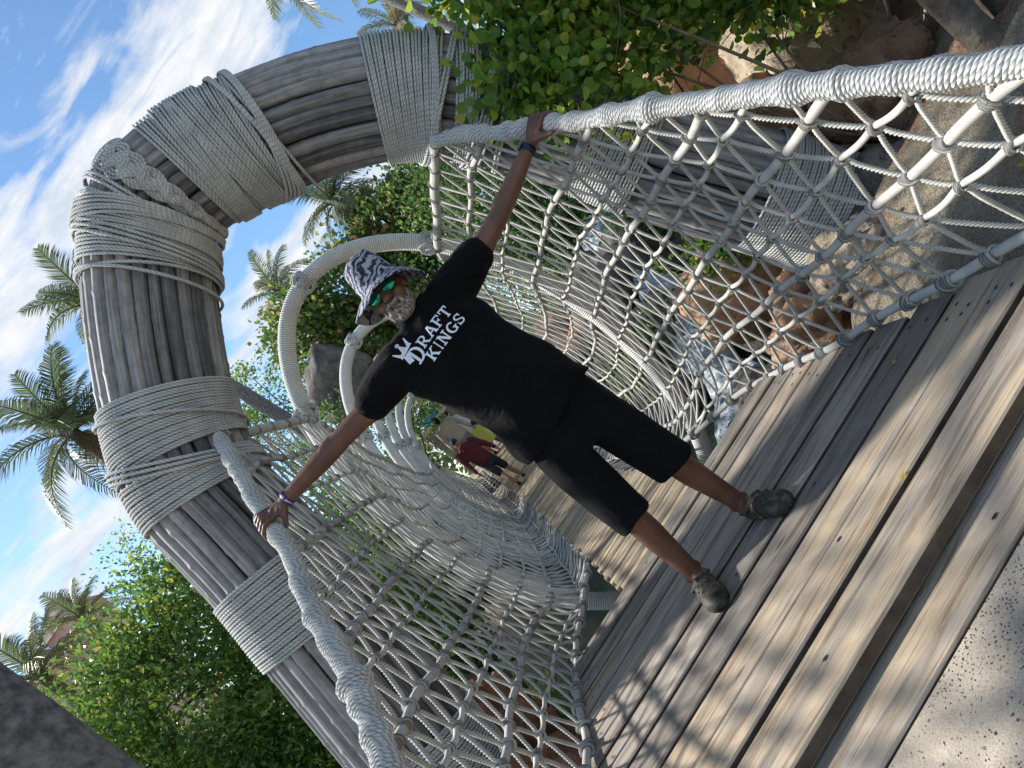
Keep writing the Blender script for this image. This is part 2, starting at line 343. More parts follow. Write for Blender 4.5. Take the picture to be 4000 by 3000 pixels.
m_con, t, b = newmat('pitted concrete'); co = t.new('ShaderNodeTexCoord').outputs['Object']
c = t.ramp(t.noise(co, 3.0, 5, 0.6), [(0.35, (0.34, 0.295, 0.24)), (0.65, (0.45, 0.39, 0.31))])
zone = t.ramp(t.noise(co, 2.2, 3), [(0.40, 0.0), (0.60, 1.0)])
vo = t.new('ShaderNodeTexVoronoi'); vo.inputs['Scale'].default_value = 110; t.l.new(t.mapping(co, sca=(1, 1, 1)), vo.inputs['Vector'])
pn = t.noise(co, 48, 2)
pits = t.math('MULTIPLY', t.ramp(vo.outputs['Distance'], [(0.20, 1.0), (0.32, 0.0)]), t.ramp(t.math('ADD', t.math('MULTIPLY', pn, 0.8), t.math('MULTIPLY', zone, 0.30)), [(0.44, 0.0), (0.56, 1.0)]))
vo2 = t.new('ShaderNodeTexVoronoi'); vo2.inputs['Scale'].default_value = 38; t.l.new(co, vo2.inputs['Vector'])
pits = t.math('MAXIMUM', pits, t.math('MULTIPLY', t.ramp(t.math('ADD', vo2.outputs['Distance'], t.math('MULTIPLY', t.noise(co, 160, 2), 0.12)), [(0.17, 1.0), (0.22, 0.0)]), t.ramp(t.noise(co, 7, 2), [(0.5, 0.0), (0.58, 1.0)])))
c = t.mix(0.7, c, t.ramp(t.noise(co, 210, 4, .7), [(0.36, (0.6, 0.58, 0.56)), (0.5, (1, 1, 1)), (0.66, (1.15, 1.14, 1.12))]), 'MULTIPLY')
t.l.new(t.mix(pits, c, (0.06, 0.055, 0.05)), b.inputs['Base Color']); b.inputs['Roughness'].default_value = 0.92
t.l.new(t.bump(t.math('SUBTRACT', t.math('MULTIPLY', t.noise(co, 120, 4), 0.35), t.math('MULTIPLY', pits, 1.5)), 0.7, 0.008), b.inputs['Normal'])
ac = Acc(); boxes(ac, (0, -1.0, -0.211), (3.4, 5.08, 0.30)); tag(ac.put('concrete_path', m_con, smooth=False), kind='structure')

m_water, t, b = newmat('green water'); co = t.new('ShaderNodeTexCoord').outputs['Object']
b.inputs['Base Color'].default_value = (0.022, 0.06, 0.045, 1); b.inputs['Roughness'].default_value = 0.06; b.inputs['Specular IOR Level'].default_value = 0.5
fo = t.ramp(t.noise(t.mapping(co, sca=(1.2, 3, 1)), 3.5, 6, 0.7, 0.8), [(0.60, (0.022, 0.06, 0.045)), (0.72, (0.28, 0.36, 0.36))])
t.l.new(fo, b.inputs['Base Color'])
t.l.new(t.bump(t.noise(t.mapping(co, sca=(1, 2, 1)), 5, 5, 0.6, 0.6), 0.6, 0.05), b.inputs['Normal'])
ac = Acc(); ac.add([(-14, 3.2, -0.95), (14, 3.2, -0.95), (14, 16, -0.95), (-14, 16, -0.95)], [[0, 1, 2, 3]]); tag(ac.put('water', m_water), kind='structure')


# ------------------------------------------------------------------ the entrance deck and the bridge walkway
def deck_z(y): return float(0.10*sm(9.5, 14.5, y)+0.90*sm(14.0, 17.8, y))
def deck_c(y): return -0.085-0.013*max(0.0, y-4.0)
deck = empty('entrance_deck', (0, 1.5, 0)); tag(deck, 'weathered wide board entrance deck under the standing man', 'deck')
def edge_x(y): return float(np.interp(y, [1.0, 2.0, 2.45, 3.0, 4.0], [1.22, 1.14, 1.08, 0.99, 0.93]))
gaps = [(1.552, 1.785, -0.055, 0.0), (1.735, 1.952, 0.0, 0.055), (1.981, 2.145, 0, 0), (2.155, 2.334, 0, 0), (2.364, 2.556, 0, 0), (2.587, 2.790, 0, 0), (2.819, 3.014, 0, 0),
        (3.028, 3.238, 0, 0), (3.270, 3.447, 0, 0), (3.476, 3.650, 0, 0), (3.688, 3.900, 0, 0)]
nails = Acc()
def disc(acc, c, r, n=7):
    a = np.arange(n)/n*2*np.pi; acc.add(np.stack([c[0]+r[0]*np.cos(a), c[1]+r[1]*np.sin(a), np.full(n, c[2])], 1), [list(range(n))])
for i, (y0, y1, zt, _) in enumerate(gaps):
    w_ = edge_x((y0+y1)/2)+rnd.uniform(0.0, 0.05); hgt = 0.045
    tz = zt+rnd.uniform(-0.003, 0.003)
    me = bevbox((2*w_+rnd.uniform(-.03, .03), y1-y0, hgt if i else 0.06), 0.006)
    if i == 1: pass
    me.materials.append(m_plank); me.materials.append(m_edge_shade)
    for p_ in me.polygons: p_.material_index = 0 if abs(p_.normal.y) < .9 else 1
    o = put('plank', me, None, deck); o.location = (rnd.uniform(-.02, .02), (y0+y1)/2-1.5, tz-(hgt if i else 0.06)/2)
    o.rotation_euler = (rnd.uniform(-.004, .004), rnd.uniform(-.002, .002), rnd.uniform(-.0012, .0012))
    for sx in (-1, 1):
        for yy in ((y0*0.72+y1*0.28), (y0*0.28+y1*0.72)):
            for k in range(1 if rnd.random() < .75 else 2):
                disc(nails, (sx*(w_-0.13-0.05*k+rnd.uniform(-.015, .015)), yy-1.5+rnd.uniform(-.01, .01), tz+0.0035), (0.009, 0.0055))
    if rnd.random() < .8: disc(nails, (rnd.uniform(-.4, .4), (y0+y1)/2-1.5+rnd.uniform(-.05, .05), tz+0.0035), (0.012, 0.005))
m_nail = simple('rusted nail hole', (0.028, 0.022, 0.018))
tag(nails.put('nail_heads', m_nail, deck, smooth=False), kind='stuff')
ac = Acc(); boxes(ac, (0, 1.815-1.5, -0.095), (2.2, 0.04, 0.08)); ac.put('riser_board', m_plank, deck, smooth=False)
ac = Acc()
for x in (-0.75, 0, 0.75): boxes(ac, (x, 2.85-1.5, -0.135), (0.09, 1.98, 0.16))
boxes(ac, (0, 2.85-1.5, -0.30), (1.7, 1.98, 0.16)); ac.put('joist', m_beam, deck, smooth=False)
m_apron = simple('pale ribbed apron', (0.30, 0.31, 0.27), (0.42, 0.43, 0.38), 5)
for k in range(22):
    ac = Acc(); boxes(ac, (-0.80+k*0.076, 3.93-1.5, -0.42), (0.066, 0.03, 0.66)); ac.put('apron_batten', m_apron, deck, smooth=False)

walk = empty('bridge_walkway', (0, 4, 0)); tag(walk, 'narrow slatted wooden walkway running away through the rope tunnel', 'walkway')
slat_me = [bevbox((0.76+0.012*k, 0.083, 0.032), 0.005) for k in range(-2, 3)]
y = 3.955; nsl = 0
while y < 19.4:
    o = put('slat', rnd.choice(slat_me), m_slat, walk); dz = (deck_z(y+.1)-deck_z(y-.1))/.2
    o.location = (deck_c(y)+rnd.uniform(-.012, .012), y-4, deck_z(y)-0.016+rnd.uniform(-.003, .003)); o.rotation_euler = (math.atan(dz), 0, rnd.uniform(-.006, .006))
    y += 0.091; nsl += 1
for sx in (-1, 1):
    yy = np.linspace(3.9, 19.3, 60); P = np.stack([[deck_c(v)+sx*0.30 for v in yy], yy-4, [deck_z(v)-0.10 for v in yy]], 1)
    tube('stringer', m_beam, walk, P, 0.05, 6, (1, 0, 0))

# ------------------------------------------------------------------ the big bamboo arch
AY = 3.95; AR = 0.345
ap_ = [tuple(at(px_, py_, AY)[[0, 2]]) for px_, py_ in ((1579, 2840), (1193, 2370), (1063, 2210), (925, 2060), (790, 1915), (705, 1750), (650, 1530), (610, 1300), (588, 1080), (590, 900), (630, 790), (730, 690), (870, 605), (1015, 535), (1240, 450), (1468, 395), (1640, 380), (1800, 392), (1960, 425), (2235, 504), (2600, 640), (2982, 751), (3250, 840))]
ext = lambda a, b_, z_: (a[0]+(a[0]-b_[0])*(z_-a[1])/(a[1]-b_[1]), z_)
arch_pts = [ext(ap_[0], ap_[1], -0.45)]+ap_+[ext(ap_[-1], ap_[-2], -0.3)]
AC = cr(arch_pts, 260); AC3 = np.stack([AC[:, 0], np.full(260, AY), AC[:, 1]], 1)
AS = np.concatenate([[0], np.cumsum(np.linalg.norm(np.diff(AC, axis=0), axis=1))])
def a_s(x, z): return AS[np.argmin((AC[:, 0]-x)**2+(AC[:, 1]-z)**2)]
AT = np.gradient(AC, axis=0); AT /= np.linalg.norm(AT, axis=1)[:, None]
ATs = np.stack([np.convolve(np.pad(AT[:, k], 7, mode='edge'), np.ones(15)/15, 'valid') for k in (0, 1)], 1); ATs /= np.linalg.norm(ATs, axis=1)[:, None]
AN = np.stack([-ATs[:, 1], np.zeros(260), ATs[:, 0]], 1)               # in-plane normal pointing outward (up at the crown)
def arch_frame(s):
    C = np.stack([np.interp(s, AS, AC3[:, k]) for k in range(3)], 1); Nn = np.stack([np.interp(s, AS, AN[:, k]) for k in range(3)], 1)
    Nn /= np.linalg.norm(Nn, axis=1)[:, None]; return C, Nn
arch = empty('bamboo_arch', (0, AY, -0.2)); tag(arch, 'large arch of bundled grey bamboo poles bound with rope over the bridge entrance', 'arch')
off = -np.array([0, AY, -0.2])
ss = np.linspace(0, AS[-1], 150); Cc, Nn = arch_frame(ss); Yv = np.array([0, 1.0, 0])
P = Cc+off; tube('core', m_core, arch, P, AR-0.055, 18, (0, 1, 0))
ang = 0.0
while ang < 2*math.pi-0.10:
    r = rnd.choice([0.043, 0.040, 0.037, 0.034, 0.029, 0.024]); ang += r/(AR-r)*0.96
    node0 = rnd.uniform(0, .4); per = rnd.uniform(.30, .48)
    prof = 1+0.10*np.exp(-(((ss-node0+per/2) % per-per/2)/0.018)**2)
    wob = 0.006*np.sin(ss*rnd.uniform(1, 2.4)+rnd.uniform(0, 6))
    R = AR-r+wob*.6+rnd.uniform(-.004, .003); aw = ang+0.018*np.sin(ss*rnd.uniform(.6, 1.4)+rnd.uniform(0, 6))
    ssd = np.unique(np.concatenate([ss]+[np.arange(node0+k*per-.03, node0+k*per+.031, .015) for k in range(int(AS[-1]/per)+1)])); ssd = ssd[(ssd >= 0) & (ssd <= AS[-1])]
    C2, N2 = arch_frame(ssd); prof = 1+0.11*np.exp(-(((ssd-node0+per/2) % per-per/2)/0.014)**2)
    R2 = np.interp(ssd, ss, R); a2 = np.interp(ssd, ss, aw)
    P = C2+R2[:, None]*(np.cos(a2)[:, None]*N2+np.sin(a2)[:, None]*Yv)+off
    tube('bamboo_pole', m_bamboo, arch, P, r*prof, 9, (0, 1, 0))
    ang += r/(AR-r)*0.96

def coil(acc, s0, s1, pitch, rr, R, tilt=0.0, tph=0.0, wob=0.0, seg=34, lift=None):
    turns = (s1-s0)/pitch; n = max(int(abs(turns)*seg), 30); q = np.linspace(0, 1, n); ph = 2*np.pi*turns*q
    s = s0+(s1-s0)*q+tilt*np.cos(ph+tph)+wob*np.sin(ph*0.37+1)*np.sin(ph)
    C, N = arch_frame(np.clip(s, 0, AS[-1])); rad = R+rr+(0 if lift is None else lift)
    P = C+rad*(np.cos(ph)[:, None]*N+np.sin(ph)[:, None]*Yv)+off
    tg = np.gradient(C, axis=0)+1e-9
    acc_sweep(acc, P, rr, 6, np.stack([-N[:, 2]*-1, N[:, 1]*0, -N[:, 0]], 1))
def band(p0, p1, tilt=0.0, tph=0.0, layers=1, loose=(), wob=0.0018, R=AR+0.002):
    acc = Acc(); s0, s1 = a_s(*p0), a_s(*p1)
    coil(acc, s0, s1, 0.0178, 0.0083, R, tilt, tph, wob)
    for (q0, q1, tl, tp, n) in loose:
        for k in range(n):
            coil(acc, s0+(s1-s0)*q0+k*0.02, s0+(s1-s0)*q1+k*0.02, abs(s1-s0)*(q1-q0) if q1 != q0 else 1, 0.0095, R+0.019, tl, tp+0.1*k, seg=60)
    acc.put('rope_wrap', m_rope, arch)
pm = lambda px, py: tuple(at(px, py, AY)[[0, 2]])
band(pm(1063, 2205), pm(1271, 2450), 0.012, 0.5)
band(pm(660, 1570), pm(705, 1800), 0.035, 2.9, loose=((0.3, 0.9, .05, 1.2, 1),))
band(pm(728, 1835), pm(800, 1975), 0.03, 0.4, loose=((0.0, 0.6, .09, 0.3, 3),))
band(pm(592, 1080), (-0.26, 3.28), 0.05, 0.5, loose=((0.0, 0.3, .10, 0.5, 3), (0.5, 0.9, .12, 1.0, 2)))
band((0.06, 3.31), pm(1025, 532), 0.045, 3.4, loose=((0.5, 1.0, .13, 2.4, 4), (0.6, 1.0, .16, 3.0, 3)))
band(pm(1468, 395), pm(1745, 355), 0.025, 2.9, loose=((0.3, 0.9, .10, 2.5, 3), (0.5, 1.0, .08, 1.5, 2)))
band(pm(1770, 360), pm(1850, 400), 0.07, 2.6, loose=((0.2, 0.9, .14, 2.0, 4),))
band(pm(600, 1010), pm(585, 900), .07, 1.2, R=AR+0.020)
band(pm(590, 930), pm(625, 850), -.05, 0.2, R=AR+0.036)
band(pm(860, 612), pm(975, 553), .09, 3.6, R=AR+0.020)
band(pm(775, 660), pm(860, 612), .03, 3.2, R=AR+0.018)
band(pm(2275, 520), pm(2520, 615), 0.01, 0.6)
band(pm(2950, 742), pm(3290, 855), 0.01, 0.6)
band(pm(1610, 2880), pm(1800, 3110), 0.01, 0.4)
# loose single turns
for (x, z, tl, tp) in (pm(598, 1120)+(.04, 1.4), pm(610, 1165)+(.09, 0.6), pm(1062, 520)+(.12, 3.5), pm(1900, 420)+(.04, 2), pm(1935, 450)+(.05, 2.6), pm(1965, 470)+(.04, 2.3)):
    acc = Acc(); s = a_s(x, z); coil(acc, s, s+0.03, 0.03, 0.0095, AR+0.006, tl, tp, seg=60); acc.put('loose_turn', m_rope, arch)
# plaited band over the crown
for k in range(3):
    acc = Acc(); q = np.linspace(0, 2*np.pi, 220); s_b = a_s(-0.11, 3.335)
    for r in range(5):
        sx = s_b+0.044*np.sin(6*q+2*np.pi*k/3)+(r-2)*0.0170*1.0
        C, N = arch_frame(sx); rad = AR+0.016+0.011*np.cos(12*q+4*np.pi*k/3)+0.004*np.cos((r-2)*0.9)
        acc_sweep(acc, C+rad[:, None]*(np.cos(q)[:, None]*N+np.sin(q)[:, None]*Yv)+off, 0.0098, 6, np.stack([N[:, 2], 0*q, -N[:, 0]], 1))
    acc.put('plait_strand', m_rope, arch)

# ------------------------------------------------------------------ handrails: thick whipped ropes falling from the arch towards the camera
RAILY = np.array([1.05, 1.31, 1.52, 1.83, 2.26, 2.84, 3.30, 3.72])
RAILZ = {1: np.array([0.42, 0.56, 0.72, 0.93, 1.23, 1.60, 1.93, 2.22]), -1: np.array([0.38, 0.52, 0.65, 0.83, 1.12, 1.52, 1.90, 2.22])}
RAILX = {1: np.array([0.99, 0.98, 0.98, 0.98, 0.98, 0.985, 0.98, 0.97]), -1: np.array([1.02, 1.01, 1.0, 0.99, 0.985, 0.98, 0.975, 0.97])}
def rail_pt(sd, y): return np.array([sd*np.interp(y, RAILY, RAILX[sd]), y, np.interp(y, RAILY, RAILZ[sd])])
RAILP = {}
for sd in (1, -1):
    P = cr([(sd*x, y, z) for x, y, z in zip(RAILX[sd], RAILY, RAILZ[sd])], 400)
    P[:, 2] += 0.006*np.sin(np.linspace(0, 30, 400)); P[:, 0] += 0.005*np.sin(np.linspace(0, 23, 400)); RAILP[sd] = P
    L = np.concatenate([[0], np.cumsum(np.linalg.norm(np.diff(P, axis=0), axis=1))])
    rl = empty('handrail', P[-1]); tag(rl, ('thick whipped rope handrail under the watch hand' if sd > 0 else 'thick whipped rope handrail under the hand with the purple wristband'), 'handrail', 'rope handrails of the bridge entrance')
    ofs = -P[-1]
    tube('core_rope', m_strand, rl, P+ofs, 0.026, 10, (sd, 0, 0))
    n = int(L[-1]/0.0125*15); s = np.linspace(0, L[-1], n); C = np.stack([np.interp(s, L, P[:, k]) for k in range(3)], 1)
    T = np.gradient(C, axis=0); T /= np.linalg.norm(T, axis=1)[:, None]; A = np.cross(T, [1, 0, 0]); A /= np.linalg.norm(A, axis=1)[:, None]; B = np.cross(A, T)
    ph = 2*np.pi*s/0.0125; lump = sum(h*np.exp(-((s-c_)/w_)**2) for c_, h, w_ in [(rnd.uniform(0, L[-1]), rnd.uniform(.005, .015), rnd.uniform(.02, .045)) for _ in range(34)])
    rad = 0.0268+0.0015*np.sin(s*31)+lump*.75; tl = 0.008*np.sin(s*6.3)
    PP = C+rad[:, None]*(np.cos(ph)[:, None]*A+np.sin(ph)[:, None]*B)+(tl*np.cos(ph))[:, None]*T
    tube('whipping', m_rail, rl, PP+ofs, 0.0072, 6, T)

# ------------------------------------------------------------------ hoops (full rings round the walkway)
HOOPY = [5.4, 7.7, 9.5, 11.0, 12.5, 14.3]
def hoop_c(y): return np.array([0.015-0.014*(y-5.4), y, 1.10+0.7*sm(13.5, 17, y)*0.5])
HA, HB = 1.085, 1.83
hq = np.linspace(0, 2*np.pi, 160, endpoint=False)
def hoop_at(y, a): c = hoop_c(y); return np.stack([c[0]+HA*np.cos(a), np.full_like(a, c[1]), c[2]+HB*np.sin(a)], -1)
hl = ['rope wrapped hoop arching just behind the man in the hat, nearest of the row', 'second rope wrapped hoop, partly hidden by the raised arm', 'third rope wrapped hoop, showing below the sleeve on the arm with the wristband',
      'fourth rope wrapped hoop, beside the blue shirted walker', 'fifth rope wrapped hoop, closest to the blue shirted walker', 'last small hoop of the rope tunnel behind the walkers']
for i, hy in enumerate(HOOPY):
    hp = empty('hoop', hoop_c(hy)); tag(hp, hl[i], 'hoop', 'rope wrapped hoops of the bridge'); o_ = -hoop_c(hy)
    acc = Acc(); V, Qd, U, _ = sweep(hoop_at(hy, hq)+o_, 0.066, 14, (0, 1, 0), closed=True); acc.add(V, Qd, U); acc.put('whipped_tube', m_hoop, hp)
    for a0 in (R_(42), R_(90), R_(138)):
        a0 += 0.06*(i % 2); kn = Acc(); c = hoop_at(hy, np.array([a0]))[0]; tq = (hoop_at(hy, np.array([a0+.01]))[0]-c); tq /= np.linalg.norm(tq); nn = np.cross(tq, [0, 1, 0])
        t_ = np.linspace(0, 2*np.pi, 90, endpoint=False)
        for r in range(3):
            f = 2*t_; ax = 0.045*np.sin(5*t_)+(r-1)*0.014; rr = 0.078+0.010*np.cos(10*t_+.6)
            K = c+o_+ax[:, None]*tq+rr[:, None]*(np.cos(f)[:, None]*nn+np.sin(f)[:, None]*np.array([0, 1, 0]))
            V, Qd, U, _ = sweep(K, 0.010, 6, tq, closed=True); kn.add(V, Qd, U)
        kn.put('turks_head_knot', m_rope, hp)

# ------------------------------------------------------------------ rope nets on both sides
ZT_Y = [1.0, 2.4, 3.9]
ZT = [(.12, .05, -.01), (.46, .29, .12), (.58, .41, .29), (.71, .595, .43), (.85, .755, .61), (.985, .94, .86), (1.08, 1.05, 1.05), (1.17, 1.20, 1.27), (1.30, 1.38, 1.49), (1.44, 1.55, 1.74), (1.60, 1.75, 2.0), (1.8, 1.97, 2.24)]
TOPY = [3.7, 5.4, 7.3, 9.3, 11, 13, 15, 17, 19]; TOPZ = [2.24, 2.24, 1.95, 1.70, 1.63, 1.70, 2.0, 2.5, 3.0]
K = 12
def tun_profile(sd, y):
    c = hoop_c(y); ze = deck_z(y); zt = np.interp(y, TOPY, TOPZ)-ze; zc = 1.10
    pts = [(deck_c(y)+sd*0.385, -0.03)]
    for z in (-0.12, 0.10, 0.45, 0.85, 1.25):
        if z < zt-0.15: pts.append((c[0]+sd*(HA-0.05)*math.sqrt(max(0.05, 1-((z-zc)/HB)**2)), z))
    pts.append((c[0]+sd*(HA-0.03)*math.sqrt(max(0.05, 1-((zt-zc)/HB)**2))*0.98, zt))
    if y > 4: pts[1] = (deck_c(y)+sd*0.66, -0.13)
    P = cr(pts, K); hs = np.array(HOOPY); i = np.searchsorted(hs, y)
    if 0 < i < len(hs):
        f = math.sin(math.pi*(y-hs[i-1])/(hs[i]-hs[i-1])); kk = np.arange(K)/(K-1); P[:, 1] -= 0.10*f*np.sin(np.pi*kk)**.8; P[:, 0] += sd*0.05*f*np.sin(np.pi*kk)
    P[:, 1] += ze; return P
YS = np.arange(1.05, 18.9, 0.105)
def near_pt(sd, k, y):
    z = np.interp(y, ZT_Y, ZT[k]); t = min(max((z)/2.2, 0), 1)
    xr = 0.97+0.04*(1-t); tt = min(1.0, max(0.0, z)/(np.interp(y, RAILY, RAILZ[sd])-.01)); xr = float(np.interp(y, RAILY, RAILX[sd])); x = edge_x(y)*(1-sm(0, .35, tt))+xr*sm(0, .35, tt)+0.06*math.sin(math.pi*tt)
    return np.array([sd*x, y, z])
NET = {}
for sd in (1, -1):
    G = np.zeros((K, len(YS), 3)); ok = np.ones((K, len(YS)), bool)
    for j, y in enumerate(YS):
        b = float(sm(3.75, 5.5, y))
        if b < 1: NP = np.array([near_pt(sd, k, min(y, 5.5)) for k in range(K)])
        if b > 0: pr = tun_profile(sd, y); TP = np.stack([pr[:, 0], np.full(K, y), pr[:, 1]], 1)
        G[:, j] = NP if b == 0 else (TP if b == 1 else NP*(1-b)+TP*b)
        if y < 3.75:
            rz = rail_pt(sd, y)[2]
            ok[:, j] = G[:, j, 2] < rz-0.02
        # slack
    G[:, :, 2] += 0.006*np.sin(np.arange(len(YS))*0.9+np.arange(K)[:, None]*2.1); G[:, :, 0] += 0.008*np.sin(np.arange(len(YS))*0.5+np.arange(K)[:, None]*1.3)
    NET[sd] = (G, ok)
knot_acc = Acc()
th = np.linspace(0, 2*np.pi*3.2, 40)
acc_sweep(knot_acc, np.stack([0.0165*np.cos(th), np.linspace(-.013, .013, 40), 0.0165*np.sin(th)], 1), 0.0052, 5, (0, 1, 0))
th = np.linspace(0, 2*np.pi*1.6, 24)
acc_sweep(knot_acc, np.stack([0.020*np.cos(th), 0.016*np.sin(th+.8), 0.020*np.sin(th)], 1), 0.0055, 5, (0, 1, 0))
knot_me = knot_acc.mesh('knot'); knot_me.materials.append(m_knot)
NEARY = 5.45
for sd in (1, -1):
    G, ok = NET[sd]; root = empty('rope_net', (sd*1.0, 3.0, 0.0)); o_ = -np.array([sd*1.0, 3.0, 0.0])
    tag(root, ('knotted grey rope net hanging below the handrail on the hedge and rocks side' if sd > 0 else 'knotted grey rope net hanging below the handrail on the side of the wristband hand'), 'rope net', 'rope nets along the bridge')
    for k in range(K):
        js = np.where(ok[k])[0]; P = G[k, js]
        if js[0] > 0 and k < 11 and YS[js[0]] < 3.6:                # run the strand on to the rail
            f1 = rail_pt(sd, YS[js[0]])[2]-G[k, js[0], 2]; f0 = G[k, js[0]-1, 2]-rail_pt(sd, YS[js[0]-1])[2]; y0 = YS[js[0]]-0.105*min(.95, f1/max(1e-4, f1+f0)); P = np.vstack([rail_pt(sd, y0), P])
        if k == 11: P = P[P[:, 1] > 3.55]
        Pd = cr(P, len(P)*5)
        rad = 0.018 if k == 0 else (0.030 if k == 11 else (0.0160 if k % 2 == 0 else 0.0104))
        if k % 2 == 1 and k < 11:
            Pd[:, 2] -= 0.011*(np.abs(np.sin(np.pi*(Pd[:, 1]-(YS[0]+0.105*(k % 2)))/0.21)))-0.0055
        tube('rail_strand' if k in (0, 11) else ('whipped_strand' if k % 2 == 0 else 'cord_strand'), m_smooth if (k % 2 and k < 11) else m_strand, root, Pd+o_, rad, 8, (1, 0, 0))
    far = Acc(); nk = 0; farK = Acc()
    for k in range(K-1):
        # alternate nodes: even columns sit on strand k, odd ones on k+1
        par = k % 2; pts = []; near_runs = [[]]
        for j in range(len(YS)):
            kk = k if (j % 2 == par) else k+1
            if ok[kk, j] and not (kk == 11 and YS[j] < 3.6): p = G[kk, j]
            elif YS[j] < 3.75 and ok[k, max(j-1, 0)]*1 or (YS[j] < 3.75 and ok[k, min(j+1, len(YS)-1)]): p = rail_pt(sd, YS[j])
            else:
                if near_runs[-1]: near_runs.append([])
                continue
            near_runs[-1].append(p)
        for run in near_runs:
            run = np.array(run)
            if len(run) < 2: continue
            nr_ = run[run[:, 1] < 4.3]; fr = run[run[:, 1] >= 4.3-0.11]
            if len(nr_) > 1:
                seg = []
                for a, b in zip(nr_[:-1], nr_[1:]):
                    L = np.linalg.norm(b-a); n = max(int(L/0.0048), 4); q = np.linspace(0, 1, n, endpoint=False)[:, None]
                    seg.append(a+(b-a)*q+np.array([0, 0, -1])*(0.003*np.sin(np.pi*q))+np.array([sd, 0, 0])*0.008*np.cos(np.pi*q)**8)
                seg = np.vstack(seg+[nr_[-1:]])
                tube('zigzag_rope', m_twist, root, seg+o_, 0.0076, 9, (1, 0, 0), lobes=3, amp=0.24, pitch=0.036)
            if len(fr) > 1:
                for a, b in zip(fr[:-1], fr[1:]):
                    mid = (a+b)/2-np.array([0, 0, .008]); acc_sweep(far, np.array([a, mid, b])+o_, 0.0086, 5, (1, 0, 0), cap=False)
    far.put('far_zigzag_ropes', m_far, root)['kind'] = 'stuff'
    for k in range(K):
        for j in range(len(YS)):
            if (j % 2) != (k % 2): continue
            y = YS[j]
            if not ok[k, j] or (k == 11 and y < 3.8): continue
            p = G[k, j]+o_; s_ = 1.5 if k in (0, 11) else (1.12 if k % 2 == 0 else 0.86)
            if y < 5.9 and nk < 298:
                ob = link(bpy.data.objects.new('knot', knot_me), root); ob.location = p; ob.scale = (s_,)*3; ob.rotation_euler = (rnd.uniform(-.5, .5), rnd.uniform(0, 6), rnd.uniform(-.3, .3)); nk += 1
            else: acc_sweep(farK, np.array([p-[0, .016, 0], p, p+[0, .016, 0]]), np.array([.012, .019, .012])*s_, 6, (1, 0, 0))
    farK.put('far_knots', m_knot, root)['kind'] = 'stuff'

# ------------------------------------------------------------------ rocks
def rock_mat(name, c1, c2, c3):
    m, t, b = newmat(name); co = t.new('ShaderNodeTexCoord').outputs['Object']
    n = t.noise(co, 2.5, 6, 0.68); p = t.noise(co, 16, 5, 0.7)
    c = t.ramp(n, [(0.32, c1), (0.5, c2), (0.68, c3)]); c = t.mix(t.ramp(p, [(0.34, 0.8), (0.44, 0.0)]), c, (0.05, 0.04, 0.035))
    t.l.new(c, b.inputs['Base Color']); b.inputs['Roughness'].default_value = 0.95
    t.l.new(t.bump(t.math('ADD', p, t.math('MULTIPLY', t.noise(co, 60, 4), 0.4)), 0.9, 0.03), b.inputs['Normal'])
    return m
m_rk = {'orange': rock_mat('orange rock', (0.27, 0.145, 0.09), (0.44, 0.265, 0.17), (0.54, 0.38, 0.27)), 'grey': rock_mat('dark grey rock', (0.05, 0.047, 0.045), (0.13, 0.12, 0.11), (0.23, 0.21, 0.19)),
        'tan': rock_mat('tan rock', (0.20, 0.16, 0.12), (0.34, 0.28, 0.21), (0.45, 0.38, 0.29)), 'rust': rock_mat('rust red rock', (0.12, 0.05, 0.03), (0.25, 0.115, 0.065), (0.33, 0.19, 0.12)), 'red': rock_mat('rusty rock', (0.17, 0.095, 0.065), (0.30, 0.18, 0.12), (0.40, 0.29, 0.21))}
import bmesh
def rock(pos, size, kind, label, seed, group=None):
    bm = bmesh.new(); bmesh.ops.create_icosphere(bm, subdivisions=4, radius=1.0); sx = Vector((seed*3.1, seed*1.7, seed*2.3))
    for v in bm.verts:
        d = v.co.normalized(); f = 1+0.42*mnoise.noise(d*1.1+sx)+0.22*mnoise.noise(d*2.6+sx)+0.09*mnoise.noise(d*6+sx)+0.05*abs(mnoise.noise(d*12+sx))
        c = abs(mnoise.noise(d*1.9-sx)); f -= 0.22*max(0, 0.12-c)/0.12
        v.co = Vector((d.x*size[0], d.y*size[1], d.z*size[2]))*f
    me = bpy.data.meshes.new('rock'); bm.to_mesh(me); bm.free(); me.polygons.foreach_set('use_smooth', [True]*len(me.polygons))
    o = put('rock', me, m_rk[kind]); o.location = pos; o.rotation_euler = (0, 0, seed*1.3); tag(o, label, 'rock', group)
G1 = 'boulders on the bank beyond the net'
